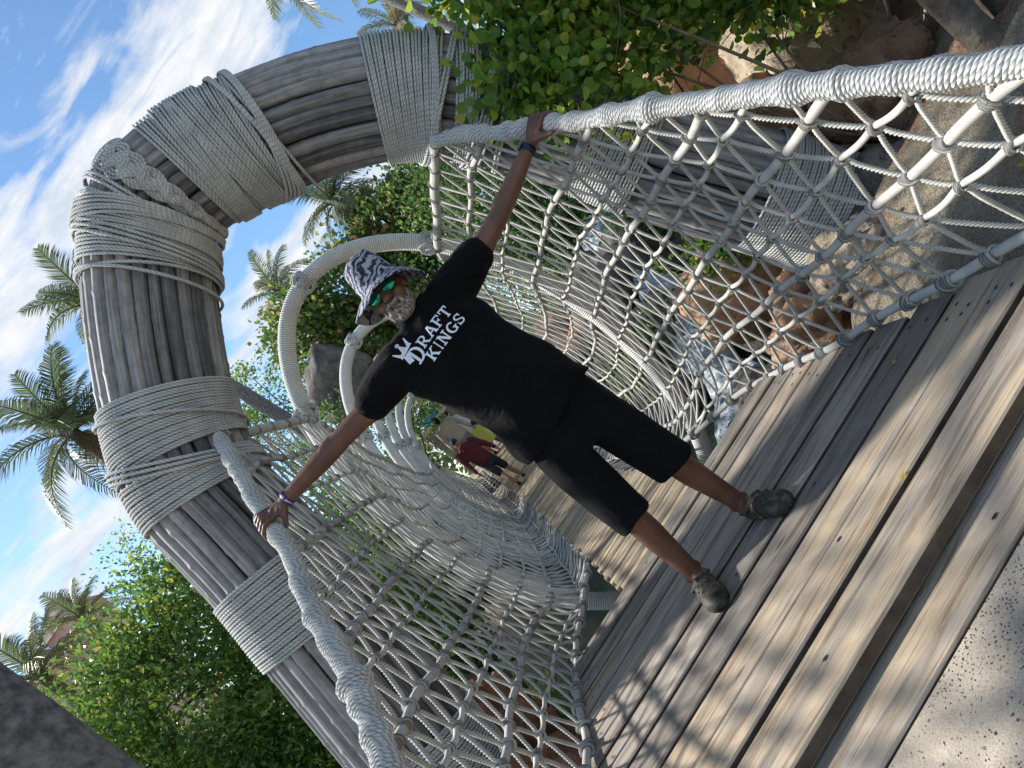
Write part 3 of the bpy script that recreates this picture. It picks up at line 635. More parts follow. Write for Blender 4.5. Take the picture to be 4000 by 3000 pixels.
RK = [((2.62, 3.75, 0.38), (.36, .32, .34), 'red', 'rust orange boulder on the sand right of the hedge'), ((2.45, 4.55, 0.75), (.42, .4, .35), 'orange', 'sunlit orange boulder behind the round leaved hedge'),
      ((3.3, 4.6, 0.8), (.6, .5, .65), 'tan', 'pale pitted boulder behind the hedge above the sand'), ((3.0, 5.6, 1.2), (1.0, .6, .8), 'orange', 'high orange rock face behind the hedge'), ((4.3, 5.0, 1.2), (.9, .8, .9), 'tan', 'tan rock bank at the far right behind the hedge'), (tuple(at(2330, 300, 6.5)), (.8, .6, .9), 'tan', 'tan rock outcrop behind the upper right arch leg'), ((1.75, 5.1, 0.22), (.42, .38, .36), 'orange', 'large orange rock beside the stream seen through the net'),
      ((1.35, 3.95, -0.12), (.24, .25, .22), 'orange', 'small orange rock at the foot of the net beside the deck'), ((1.6, 3.5, 0.02), (.26, .24, .18), 'tan', 'tan rock lying on sand just outside the net'),
      ((1.15, 4.75, -0.45), (.34, .4, .3), 'grey', 'black grey rock in shade under the deck edge near the net'), ((1.75, 4.3, -0.1), (.28, .3, .26), 'red', 'dull red rock between the orange rocks beside the stream'),
      ((2.4, 6.2, -0.25), (.55, .5, .5), 'grey', 'dark wet rock at the near edge of the rapids'), ((3.6, 7.6, 0.2), (.7, .6, .6), 'grey', 'dark boulder on the near side of the white water'),
      ((2.2, 9.4, -0.3), (.8, .7, .9), 'grey', 'big dark boulder behind the lower rapids'), ((3.4, 11.2, 0.6), (1.1, .9, 1.0), 'grey', 'dark rock wall behind the white water'),
      ((5.6, 12.5, 1.4), (1.4, 1.0, 1.3), 'tan', 'tall tan rock face above the cascade'), ((2.6, 12.9, 0.5), (1.0, .8, 1.0), 'red', 'brown rock face beyond the right net'), ((4.6, 8.9, 0.8), (.7, .6, .7), 'orange', 'orange rock on the far bank above the cascade'),
      ((-1.55, 4.35, 0.0), (.28, .30, .36), 'rust', 'rust red rock under the left net beside the arch foot'), ((-1.45, 3.55, -0.25), (.28, .30, .32), 'rust', 'dark red rock low beside the deck boards and left net'),
      ((-2.5, 3.75, -0.25), (.5, .4, .4), 'grey', 'dark boulder at the foot of the left arch leg'), ((2.15, 3.75, -0.05), (.4, .35, .3), 'grey', 'grey boulder at the foot of the right arch leg'),
      ((-2.6, 7.6, -0.6), (.7, .6, .5), 'grey', 'dark rock at the edge of the green pool'), ((-3.4, 10.5, -0.4), (.9, .7, .8), 'grey', 'grey boulder beyond the green pool'), ((-2.0, 13.6, 0.1), (1.0, .7, .8), 'grey', 'grey boulder under the far end of the bridge')]
for i, (p, s_, k_, lb) in enumerate(RK): rock(p, s_, k_, lb, i+1.0, G1)
gp = at(1330, 1500, 19.0); rock(gp, (1.0, .7, .95), 'grey', 'large grey rough rock mass behind the hoops and under the sea grape', 31.0)

# rapids
m_foam, t, b = newmat('white water'); co = t.new('ShaderNodeTexCoord').outputs['Object']
f = t.noise(t.mapping(co, rot=(0, 0, 0.6), sca=(1.6, 3.0, 1.2)), 3.4, 8, 0.75, 1.4)
t.l.new(t.ramp(f, [(0.36, (0.07, 0.10, 0.12)), (0.47, (0.36, 0.44, 0.50)), (0.58, (0.80, 0.84, 0.88))]), b.inputs['Base Color'])
b.inputs['Roughness'].default_value = 0.3; t.l.new(t.bump(t.noise(co, 9, 6, 0.7, 1), 0.9, 0.08), b.inputs['Normal'])
mid = cr([at(2290, 860, 11.6), at(2400, 980, 10.8), at(2560, 1150, 9.6), at(2680, 1300, 8.6), at(2780, 1440, 7.7), at(2880, 1600, 6.9)-np.array([0, 0, .05])], 60)
u, v = np.meshgrid(np.arange(60), np.linspace(-1, 1, 26), indexing='ij'); wd = 0.45+0.30*np.sin(u*0.21+1)+0.006*u
dirp = np.array([0.55, -0.1, 0.05])
PX = mid[u.astype(int)]+(v*wd)[..., None]*dirp; PX[..., 2] += 0.07*np.sin(u*0.9+v*4)*np.cos(v*6+u*0.35)-0.15*v*v
q = np.arange(59)[:, None]*26+np.arange(25)[None]; q = np.stack([q, q+26, q+27, q+1], -1).reshape(-1, 4)
tag(put('rapids', mesh('rapids', PX.reshape(-1, 3), [q]), m_foam), kind='structure')

# ------------------------------------------------------------------ leaves and plants
def leaf_batch(C, D, Nn, L, Wd, tint, shape='diamond'):
    """one folded leaf per row: base C, direction D, face normal Nn, length L, half width Wd"""
    n = len(C); D = D/np.linalg.norm(D, axis=1)[:, None]; S = np.cross(D, Nn); S /= np.linalg.norm(S, axis=1)[:, None]+1e-9; Nn = np.cross(S, D)
    L = L[:, None]; Wd = Wd[:, None]
    if shape == 'diamond':
        V = np.stack([C, C+D*L*.5+S*Wd+Nn*Wd*.35, C+D*L-Nn*L*.10, C+D*L*.5-S*Wd+Nn*Wd*.35], 1)
        F = np.array([[0, 1, 2], [0, 2, 3]]); k = 4
    else:
        V = np.stack([C, C+D*L*.22+S*Wd*.72+Nn*Wd*.22, C+D*L*.55+S*Wd+Nn*Wd*.35, C+D*L*.88+S*Wd*.62+Nn*Wd*.15, C+D*L-Nn*L*.06, C+D*L*.88-S*Wd*.62+Nn*Wd*.15, C+D*L*.55-S*Wd+Nn*Wd*.35, C+D*L*.22-S*Wd*.72+Nn*Wd*.22], 1)
        F = np.array([[0, 1, 2], [0, 2, 3], [0, 3, 4], [0, 4, 5], [0, 5, 6], [0, 6, 7]]); k = 8
    Fa = (F[None]+(np.arange(n)*k)[:, None, None]).reshape(-1, 3)
    return V.reshape(-1, 3), Fa, np.repeat(tint, len(F))
def unit(a): return a/(np.linalg.norm(a, axis=1)[:, None]+1e-9)
def crown_pts(ells, nclump, per, cr_, shell=0.75):
    """leaf anchor points gathered in clumps scattered through the ellipsoids' outer volume"""
    vol = np.array([e[1][0]*e[1][1]*e[1][2] for e in ells])**0.67; vol /= vol.sum(); C = []; O = []; T = []
    for e, f in zip(ells, vol):
        m = max(1, int(nclump*f)); d = unit(nr.normal(size=(m, 3))); r = np.clip(nr.normal(shell+0.12, 0.20, m), 0.15, 1.12)
        cc = np.array(e[0])+d*np.array(e[1])*r[:, None]; cs = cr_*nr.uniform(.6, 1.5, m)
        p = np.repeat(cc, per, 0)+nr.normal(size=(m*per, 3))*np.repeat(cs, per)[:, None]*np.array([1, 1, .75])
        C.append(p); O.append(np.repeat(d, per, 0)); T.append(np.repeat(nr.normal(0, .10, m), per))
    return np.concatenate(C), np.concatenate(O), np.concatenate(T)
def foliage(name, root, mat, ells, nclump, per, cr_, L, asp, shape='diamond', tint=0.45, tsd=0.16, up=0.5, shell=0.75, yellow=0.03):
    C, O, T = crown_pts(ells, nclump, per, cr_, shell); n = len(C)
    D = unit(O*0.7+nr.normal(size=(n, 3))*0.8+np.array([0, 0, .25])); N = unit(nr.normal(size=(n, 3))*.8+np.array([0, 0, up])+O*.5)
    ti = np.clip(tint+T+nr.normal(0, tsd, n), 0, .9); y = nr.random(n) < yellow; ti[y] = nr.uniform(.88, 1, y.sum())
    Ls = L*nr.uniform(.65, 1.25, n); V, F, tt = leaf_batch(C, D, N, Ls, Ls*asp, ti, shape)
    o_ = np.array(root.location); return put(name, mesh(name, V-o_, [F], None, False, tt), mat, root)
def branches(root, base, ells, mat, r0, n=7, nm='trunk', extra=14):
    ac = Acc(); o_ = np.array(root.location); base = np.array(base, float)
    for i in range(n):
        e = ells[i % len(ells)]; tgt = np.array(e[0])+nr.normal(size=3)*np.array(e[1])*0.35; st = base+np.array([nr.normal()*r0*.8, nr.normal()*r0*.8, -0.1])
        mid = (st*0.5+tgt*0.5)+nr.normal(size=3)*0.12*np.linalg.norm(tgt-st); P = cr([st, mid, tgt], 14)
        acc_sweep(ac, P-o_, np.linspace(r0, r0*.25, 14), 7, (0.3, 1, 0.1))
        for k in range(extra//n+1):
            a = P[nr.integers(6, 13)]; bq = a+nr.normal(size=3)*np.array(e[1])*0.5; acc_sweep(ac, cr([a, (a+bq)/2+nr.normal(size=3)*.08, bq], 8)-o_, np.linspace(r0*.3, r0*.08, 8), 5, (0.3, 1, .1))
    return ac.put(nm, mat, root)
def bush(name, label, cat, base, ells, leafm, nclump, per, cr_, L, asp, r0=.04, group=None, nb=6, bark=None, **kw):
    root = empty(name, base); tag(root, label, cat, group)
    branches(root, base, ells, bark or m_bark, r0, nb); foliage('crown', root, leafm, ells, nclump, per, cr_, L, asp, **kw); return root

# the round leaved hedge in front of the right arch leg
HB = (2.45, 3.65, 0.1)
h_ells = [((1.98, 3.48, 2.32), (.46, .26, .42)), ((2.12, 3.46, 1.88), (.44, .26, .36)), ((2.55, 3.48, 1.52), (.50, .28, .34)), ((2.35, 3.62, 2.15), (.55, .35, .45)), ((2.70, 3.60, 1.75), (.60, .38, .45)), ((3.05, 3.58, 1.25), (.55, .38, .38)), ((3.5, 3.65, 1.25), (.6, .42, .5)), ((3.0, 3.35, 1.10), (.50, .25, .30)), ((2.0, 3.66, 2.75), (.50, .35, .35)), ((2.9, 3.8, 2.3), (.8, .5, .7)), (tuple(at(2190, 330, 3.55)), (.26, .18, .20)), (tuple(at(2400, 350, 3.55)), (.28, .18, .20)), (tuple(at(1980, 300, 3.55)), (.25, .18, .20))]
hedge = empty('hedge_shrub', HB); tag(hedge, 'glossy round leaved green hedge with yellow tinged leaves beside the rope rail', 'shrub')
branches(hedge, HB, h_ells, m_twig, .013, 9, 'stems', 60)
for pts_, r_ in (([(3990, 300), (3800, 110), (3650, -30), (3480, -230), (3300, -420)], .058), ([(4080, 190), (3960, 60), (3830, -80), (3680, -260)], .055), ([(4200, 120), (4060, -60), (3900, -260)], .05)):
    tube('trunk', m_bark, hedge, cr([at(a, b_, 2.72) for a, b_ in pts_]+[(2.95+.25*len(pts_)*(r_ < .057)-.9*(r_ < .057), 3.45, 2.1)], 20)-np.array(HB), np.linspace(r_*1.15, r_*.8, 20), 10, (0, 1, 0))
foliage('foliage', hedge, m_leafA, h_ells, 1500, 14, .075, .062, .42, 'round', .53, .17, .3, .72, .05)['kind'] = 'stuff'
lm = []
for k in range(6):
    V, F, tt = leaf_batch(np.zeros((1, 3)), np.array([[0, 1, 0.]]), np.array([[0, 0, 1.]]), np.array([.062]), np.array([.0255]), np.array([[.35, .5, .62, .75, .85, .97][k]]), 'round')
    me = mesh('leaf', V, [F], None, False, tt); me.materials.append(m_leafA); lm.append(me)
C, O, T = crown_pts(h_ells, 160, 6, .07, 1.0); keep = (C[:, 1] < 3.5); C = C[keep][:290]
for c in C:
    o = link(bpy.data.objects.new('leaf', lm[min(5, int(abs(nr.normal(1.6, 1.3))))]), hedge); o.location = c-np.array(HB)
    o.rotation_euler = (rnd.uniform(-.3, 1.2), rnd.uniform(-.7, .7), rnd.uniform(0, 6.28)); o.scale = (rnd.uniform(.75, 1.2),)*3

# the big leafy tree behind the left arch leg, and trees farther off
bush('leafy_tree', 'dense bright green leafy tree filling the space left of the arch leg', 'tree', (-4.6, 8.6, -0.5), [((-4.5, 8.4, 1.9), (1.35, 1.1, 1.5)), ((-3.5, 8.6, 2.6), (.75, .8, 1.05)), ((-5.7, 8.2, 2.1), (1.1, 1.0, 1.5)), ((-3.6, 8.3, 1.0), (1.1, .9, 1.2)), ((-5.0, 8.0, .6), (1.3, .9, 1.1)), ((-4.3, 8.3, 3.1), (.45, .5, .45)), ((-2.6, 8.9, 1.0), (.8, .6, .9))],
     m_leafB, 1500, 34, .14, .082, .27, .06, tint=.54, tsd=.17, up=.6, shell=.66, yellow=.012)
c = at(640, 2120, 12.0); bush('olive_tree', 'dull olive brown tree top between the bright tree and the arch leg', 'tree', (c[0]-.6, 12, -.3), [((c[0]-.25, 12, c[2]-.4), (.9, .8, 1.0)), ((c[0]-.6, 12, c[2]-1.9), (1.1, .8, 1.2))], m_leafC, 170, 26, .14, .075, .26, .06, tint=.50, yellow=.10)
sg = [at(1230, 1300, 20), at(1400, 1150, 20), at(1560, 900, 20), at(1690, 760, 20), at(1480, 1350, 20), at(1620, 1120, 20)]
bush('sea_grape_tree', 'broad sea grape tree with brownish leaves behind the rope hoops', 'tree', (sg[4][0]+.3, 20.3, 0.6), [(sg[0], (1.0, .9, 1.3)), (sg[1], (1.5, 1.0, 1.5)), (sg[2], (1.35, 1.0, 1.35)), (sg[3], (1.2, 1.0, 1.3)), (sg[4], (1.3, .9, 1.2)), (sg[5], (1.5, 1.0, 1.6))],
     m_leafC, 1000, 24, .20, .17, .42,   .10, nb=9, tint=.53, tsd=.20, shell=.8, yellow=.10)
c = at(1030, 1540, 24); bush('bright_shrub', 'light green shrub seen between the arch and the first hoop', 'shrub', (c[0], 24, .5), [(c, (1.3, 1, 1.4)), (c+np.array([-1.4, .5, -.6]), (1.2, 1, 1.3)), (c+np.array([.6, 0, -2.2]), (1.5, 1, 1.4))], m_leafB, 230, 24, .2, .13, .3, .06, tint=.62, yellow=.02)
c = at(1250, 1690, 17); bush('low_shrub', 'low dark green shrub under the far hoops on the left', 'shrub', (c[0], 17, .3), [(c+np.array([0, 0, -.5]), (1.0, .8, .9)), (c+np.array([1.6, 0, -1.3]), (1.0, .8, .8))], m_leafB, 150, 24, .15, .10, .3, .05, tint=.42)
c = at(1575, 1760, 15.5); bush('low_shrub', 'low dark green shrub showing between the lower hoop legs', 'shrub', (c[0], 15.5, .2), [(c+np.array([-.15, .3, -.4]), (.42, .4, .55))], m_leafB, 50, 22, .13, .09, .3, .04, tint=.38)
c = at(1650, 1600, 27); bush('dry_shrub', 'tan dry shrub above the wooden parapet', 'shrub', (c[0], 27, 1.0), [(c+np.array([0, 0, -.5]), (1.2, .9, 1.3))], m_dry, 90, 26, .2, .2, .07, .05, tint=.5)
c = at(1640, 1440, 30); bush('dark_tree', 'dark leafy tree behind the far hoops and the walkers', 'tree', (c[0], 30, .6), [(c, (2.0, 1, 2.0)), (c+np.array([2.2, 0, -.5]), (2, 1, 2.2)), (c+np.array([.5, 0, -2.6]), (2.2, 1, 1.8))], m_leafD, 420, 22, .3, .2, .35, .1, tint=.35)
for i, (x, y, z, s, tn, lb) in enumerate([(1.9, 9.0, .1, .45, .62, 'bright yellow green plants on rocks in the middle of the rapids'), (2.6, 7.3, .1, .35, .6, 'small yellow green plant on the near side of the rapids'), (4.4, 10.6, 1.3, .7, .45, 'leafy green plants above the head of the cascade'),
                                          (3.2, 14.5, 1.7, 1.5, .4, 'dark green bushes on top of the rock face right of the bridge'), (5.6, 15.0, 2.6, 1.8, .45, 'green bushes above the cascade behind the right net'), (-3.0, 6.4, -.2, .6, .5, 'green shrub beside the pool under the left net'),
                                          (-2.9, 9.8, .1, .9, .42, 'leafy shrub on the far bank of the pool left of the bridge'), (-3.6, 13.5, .7, 1.2, .4, 'dark shrubs left of the far end of the bridge'), (-1.9, 5.6, -.55, .38, .6, 'young plant with upright leaves beside the red rock'), (2.0, 4.75, .55, .22, .6, 'small sprig of leaves growing between the orange rocks')]):
    bush('streamside_plant', lb, 'plant', (x, y, z-s*.8), [((x, y, z), (s, s*.8, s*.9))], m_leafB, int(40+90*s), 20, .10+.06*s, .07+.05*s, .26, .015, tint=tn, yellow=.03, group='plants along the stream')
for px_, py_, Yq, r_, lb in ((1330, 1880, 13.0, 1.0, 'green shrub seen through the left net below the first hoop'), (1450, 2010, 12.0, .9, 'dark green shrub seen through the middle of the left net'), (1270, 2080, 10.5, .9, 'green shrub seen through the left net beside the wristband hand'), (1560, 1960, 16.0, 1.1, 'shrub behind the far part of the left net')):
    c = at(px_, py_, Yq); bush('shrub', lb, 'shrub', (c[0]-.3, Yq, -.3), [(c+np.array([-.2, 0, -.2]), (r_, .7, r_)), (c+np.array([-.5, .2, -1.2]), (r_*1.1, .8, r_))], m_leafB, 150, 26, .15, .095, .28, .03, tint=.42, group='shrubs behind the left net')
for px_, py_, Yq, r_, lb in ((1800, 760, 13.0, 1.3, 'dark green bush right of the first hoop behind the raised arm'), (1960, 860, 12.5, 1.1, 'green bush above the cascade seen through the right net'), (2120, 760, 12.0, 1.2, 'bush on the bank seen between the arch leg and the net')):
    c = at(px_, py_, Yq); bush('shrub', lb, 'shrub', (c[0]+.2, Yq, .2), [(c, (r_, .7, r_)), (c+np.array([.4, .3, -1.1]), (r_, .7, r_*.9))], m_leafC, 210, 26, .15, .10, .32, .03, tint=.42, group='shrubs behind the right net')
# far tree line, one mass
fr = empty('far_trees', (0, 60, 0))
el = [((x, 48+nr.uniform(0, 22), nr.uniform(1.5, 3.2)), (4.5, 3, nr.uniform(2.5, 4.5))) for x in np.arange(-70, 75, 5.0)]
C, O, T = crown_pts(el, 900, 14, .7, .8); n = len(C); D = unit(O+nr.normal(size=(n, 3))); N = unit(nr.normal(size=(n, 3))+np.array([0, -.4, .6])); Ls = nr.uniform(.5, .9, n)
V, F, tt = leaf_batch(C, D, N, Ls, Ls*.4, np.clip(.4+T+nr.normal(0, .15, n), 0, 1)); bpy.data.objects.remove(fr)
tag(put('far_woods', mesh('far_woods', V, [F], None, False, tt), m_leafD), kind='stuff')

# ------------------------------------------------------------------ palms
def frond_mesh(L, droop, npair, w_, tint, seed, stiff=1.0):
    g = np.random.default_rng(seed); t_ = np.linspace(0, 1, 26)
    P = np.stack([L*(t_-.10*droop*t_**2), 0*t_, L*(0.28*t_-droop*0.75*t_**2.2)], 1); ac = Acc(); tc_ = []
    V, Qd, U, C_ = sweep(P, np.linspace(.016, .003, 26)*L, 4, (0, 1, 0), cap=False); ac.add(V, Qd, U); tc_.append(np.full(len(Qd), min(1, tint+.25)))
    q = np.linspace(.12, .99, npair); Bp = np.stack([np.interp(q, t_, P[:, k]) for k in range(3)], 1); Tg = np.gradient(P, axis=0); Tg /= np.linalg.norm(Tg, axis=1)[:, None]; Tq = np.stack([np.interp(q, t_, Tg[:, k]) for k in range(3)], 1)
    Vs = []; Fs = []; tt = []; n0 = 0
    for sd in (1, -1):
        ll = L*0.30*np.sin(np.pi*np.clip(q*.86+.10, 0, 1))**.7*g.uniform(.85, 1.1, npair)
        d = Tq*0.75+np.array([0, sd*0.95, 0])+np.array([0, 0, 0.12])+g.normal(0, .08, (npair, 3)); d /= np.linalg.norm(d, axis=1)[:, None]
        wd = Tq*w_*L; b0 = Bp-wd; b1 = Bp+wd; m = Bp+d*ll[:, None]*.55; e = Bp+d*ll[:, None]*.98+np.array([0, 0, -1])*ll[:, None]*.42/stiff
        Vq = np.stack([b0, b1, m+wd, m-wd, e], 1).reshape(-1, 3); k = np.arange(npair)[:, None]*5+n0; n0 += npair*5
        Vs.append(Vq); Fs.append((k+np.array([0, 1, 2, 3]), k+np.array([3, 2, 4]))); tt.append(np.clip(tint+g.normal(0, .12, npair), 0, 1))
    Vs = np.concatenate(Vs); ac.add(Vs, np.concatenate([f[0] for f in Fs])); base = ac.n-len(Vs); tc_.append(np.concatenate(tt))
    ac.Q.append(np.concatenate([f[1] for f in Fs])+base); ac.U.append(np.zeros((len(ac.Q[-1]), 3, 2)))
    tri = np.concatenate(tt); allq = np.concatenate(tc_)
    me = ac.mesh('frond', False); a = me.attributes.new('tint', 'FLOAT', 'FACE'); a.data.foreach_set('value', np.concatenate([tri, allq]).astype(np.float32))
    return me
FR = {}
def palm(label, base, top, L, nf=17, r0=.16, tint=.55, seed=1, dead=2, wind=(0.25, 0, 0), group='palms behind the bridge', lean=0.0):
    root = empty('palm_tree', base); tag(root, label, 'palm tree', group); g = random.Random(seed); base = np.array(base, float); top = np.array(top, float)
    P = cr([base, base*.5+top*.5+np.array([lean, 0, 0]), top], 26)-base; rr = np.linspace(r0*1.25, r0*.75, 26)*(1+0.06*(np.arange(26) % 2)); tube('trunk', m_palmbark, root, P, rr, 10, (0, 1, 0))
    acx = Acc()
    for k in range(10):
        a = k*2.4; acc_sweep(acx, np.array([top-base+[0, 0, -.25*L*.3], top-base+np.array([math.cos(a), math.sin(a), .9])*L*.13]), np.array([.05, .03])*L*.6, 5, (0.2, .3, 1))
    acx.put('crown_shaft', m_palmbark, root)
    ms = []
    for k in range(5):
        me = frond_mesh(L, .25+.22*k, 46, .0085, tint+(-.10, 0, .06, .12, .18)[k], seed*10+k); me.materials.append(m_frond); ms.append(me)
    dm = frond_mesh(L*.8, 1.3, 24, .007, .5, seed*10+9, .4); dm.materials.append(m_dry)
    for k in range(nf+dead):
        dead_ = k >= nf; f = (k+.5)/nf; o = link(bpy.data.objects.new('dry_frond' if dead_ else 'frond', dm if dead_ else ms[min(4, int(f*5))]), root); o.location = top-base
        el_ = R_(62-95*f+g.uniform(-10, 10)) if not dead_ else R_(-62+g.uniform(-12, 12)); az = k*2.39996+g.uniform(-.25, .25)
        d = Vector((math.cos(az)*math.cos(el_)+wind[0], math.sin(az)*math.cos(el_)+wind[1], math.sin(el_)+wind[2])).normalized()
        side = Vector((0, 0, 1)).cross(d).normalized(); upv = d.cross(side); o.rotation_euler = Matrix((d, side, upv)).transposed().to_euler(); s_ = g.uniform(.85, 1.1); o.scale = (s_,)*3
    return root
def px_palm(label, px, py, Y, L, seed, foot=None, **kw):
    top = at(px, py, Y); b_ = (top[0]+(0 if foot is None else foot), Y, 0.0); return palm(label, b_, top, L, seed=seed, **kw)
px_palm('tall palm with drooping fronds left of the arch against the clouds', 283, 1690, 14, 1.70, 1, .25, nf=22, dead=4, tint=.36)
px_palm('palm with its crown half hidden behind the left of the arch', 385, 1185, 12, 1.22, 2, .4, nf=20, dead=1, r0=.12, tint=.40)
px_palm('palm standing above the sea grape and framed by the arch', 1310, 790, 20, 1.55, 3, .4, nf=20, dead=5, tint=.32)
px_palm('small palm left of the first hoop above the sea grape', 1090, 1140, 26, 1.7, 4, .3, nf=15)
px_palm('yellow green palm crown just above the arch shoulder', 1555, 95, 19, 1.25, 5, .6, nf=15, tint=.80, dead=0, r0=.10)
palm('leaning palm whose grey trunk passes above the arch, crown out of view', tuple(at(2150, 230, 13)*np.array([1, 1, 0])+np.array([.5, 0, 0])), at(1130, -190, 13), 1.55, seed=6, nf=18, r0=.13, dead=3)
palm('second leaning palm trunk beside the hedge, crown out of view', tuple(at(2300, 160, 15)*np.array([1, 1, 0])+np.array([.6, 0, 0])), at(1400, -220, 15), 1.3, seed=7, nf=14, r0=.14, dead=0)
px_palm('palm in front of the pink tower, low in the far left', 160, 2640, 17, 1.6, 8, .2, nf=18, dead=1)
px_palm('palm beside the upper pink roof, next to the leafy tree', 330, 2420, 20, 1.3, 9, .2, nf=16)
pt = empty('palm_tree', (-1.355, 1.6, -0.6)); tag(pt, 'thick dark shaded trunk in the near left corner of the view', 'palm tree')
zz = np.linspace(0, 8.5, 120); tube('trunk', m_palmbark, pt, np.stack([0.03*np.sin(zz*.6), 0*zz, zz], 1), (0.10-.002*zz)*(1+.015*np.sin(zz*80)), 22, (0, 1, 0))
fm = [frond_mesh(2.4, .4+.3*k, 34, .008, .5, 70+k) for k in range(3)]
for k in range(12):
    me = fm[k % 3]; (me.materials.append(m_frond) if not me.materials else None); o = link(bpy.data.objects.new('frond', me), pt); o.location = (0.03, 0, 8.4); o.rotation_euler = (0, R_(-50+6*k), k*2.4)

# ------------------------------------------------------------------ pink resort towers far away
m_pink = simple('pink plaster', (0.42, 0.28, 0.25), (0.50, 0.34, 0.30), 0.4, .9); m_roof = simple('rose roof', (0.36, 0.235, 0.22), (0.45, 0.31, 0.285), 0.6, .8); m_glassd = simple('dark window', (0.04, 0.05, 0.06), rough=.2)
def tower(label, px, py, Y, wd, ht):
    top = at(px, py, Y); root = empty('resort_tower', (top[0], Y, 0)); tag(root, label, 'building', 'pink resort towers')
    ac = Acc(); boxes(ac, (0, 0, (top[2]-ht)/2), (wd, wd, top[2]-ht)); ac.put('wall', m_pink, root, smooth=False)
    for lev, (w1, z0, z1) in enumerate([(1.16, top[2]-ht, top[2]-ht*.62), (.82, top[2]-ht*.62, top[2]-ht*.3), (.45, top[2]-ht*.3, top[2])]):
        a = wd*w1/2; c = a*.55; ac = Acc(); ac.add([(-a, -a, z0), (a, -a, z0), (a, a, z0), (-a, a, z0), (-c, -c, z1), (c, -c, z1), (c, c, z1), (-c, c, z1)], [[0, 1, 5, 4], [1, 2, 6, 5], [2, 3, 7, 6], [3, 0, 4, 7], [4, 5, 6, 7], [3, 2, 1, 0]])
        rf = ac.put('roof', m_roof, root, smooth=False)
        for sx in (-1, 1):
            for sy in (-1, 1):
                ac = Acc(); ac.add([(sx*a*1.05-.3, sy*a*1.05, z0), (sx*a*1.05+.3, sy*a*1.05, z0), (sx*a*1.05, sy*a*1.05+.3, z0), (sx*a*1.12, sy*a*1.12, z0+ht*.22)], [[0, 1, 3], [1, 2, 3], [2, 0, 3], [0, 2, 1]]); ac.put('finial', m_roof, rf, smooth=False)
    for k in range(4):
        for l in range(5):
            ac = Acc(); boxes(ac, (wd*(-.36+.24*k), -wd/2-.02, top[2]-ht-2-3*l), (wd*.12, .1, 1.6)); ac.put('window', m_glassd, root, smooth=False)
tower('pink stepped resort tower roof rising above the leafy tree', 200, 2355, 90, 5.5, 3.6)
tower('lower pink resort tower behind the palm at the far left', 150, 2560, 88, 5.0, 2.6)
tower('third pink resort tower between the two palms', 235, 2505, 95, 4.5, 2.6)

# ------------------------------------------------------------------ people
DG = lambda: bpy.context.evaluated_depsgraph_get()
def uvs(c, r, M=None, nu=20, nv=12):
    th, ph = np.meshgrid(np.linspace(0, 2*np.pi, nu, endpoint=False), np.linspace(0, np.pi, nv)); V = np.stack([np.cos(th)*np.sin(ph), np.sin(th)*np.sin(ph), np.cos(ph)], -1).reshape(-1, 3)*np.asarray(r)
    if M is not None: V = V@np.array(M).T
    i = np.arange(nv-1)[:, None]; j = np.arange(nu)[None]; Qd = np.stack([i*nu+j, (i+1)*nu+j, (i+1)*nu+(j+1) % nu, i*nu+(j+1) % nu], -1).reshape(-1, 4); return V+np.asarray(c), Qd
def capsule(p0, p1, r0, r1, n=14):
    p0, p1 = np.asarray(p0, float), np.asarray(p1, float); a = p1-p0; L = np.linalg.norm(a); a = a/L; b = np.cross(a, [0.31, 0.9, 0.2]); b /= np.linalg.norm(b); c = np.cross(a, b)
    prof = [(-r0*math.cos(t), r0*math.sin(t)) for t in np.linspace(0.05, math.pi/2, 6)]+[(L+r1*math.sin(t), r1*math.cos(t)) for t in np.linspace(0, math.pi/2-.05, 6)]
    th = np.linspace(0, 2*np.pi, n, endpoint=False); V = np.array([p0+a*h+r*(np.cos(q)*b+np.sin(q)*c) for h, r in prof for q in th]); m = len(prof)
    i = np.arange(m-1)[:, None]; j = np.arange(n)[None]; Qd = np.stack([i*n+j, i*n+(j+1) % n, (i+1)*n+(j+1) % n, (i+1)*n+j], -1).reshape(-1, 4)
    k = len(V); V = np.vstack([V, p0-a*r0, p1+a*r1]); return V, Qd, np.concatenate([np.stack([(np.arange(n)+1) % n, np.arange(n), np.full(n, k)], 1), np.stack([(m-1)*n+np.arange(n), (m-1)*n+(np.arange(n)+1) % n, np.full(n, k+1)], 1)])
def loft(secs, n=28, sq=2.3):
    """stack of super-ellipse sections (z, cx, cy, rx, ry)"""
    th = np.linspace(0, 2*np.pi, n, endpoint=False); V = []
    for z, cx, cy, rx, ry in secs:
        c, s = np.cos(th), np.sin(th); V.append(np.stack([cx+rx*np.sign(c)*np.abs(c)**(2/sq), cy+ry*np.sign(s)*np.abs(s)**(2/sq), np.full(n, z)], 1))
    m = len(secs); V = np.concatenate(V); i = np.arange(m-1)[:, None]; j = np.arange(n)[None]; Qd = np.stack([i*n+j, i*n+(j+1) % n, (i+1)*n+(j+1) % n, (i+1)*n+j], -1).reshape(-1, 4)
    k = len(V); V = np.vstack([V, V[:n].mean(0), V[-n:].mean(0)]); return V, Qd, np.concatenate([np.stack([(np.arange(n)+1) % n, np.arange(n), np.full(n, k)], 1), np.stack([(m-1)*n+np.arange(n), (m-1)*n+(np.arange(n)+1) % n, np.full(n, k+1)], 1)])
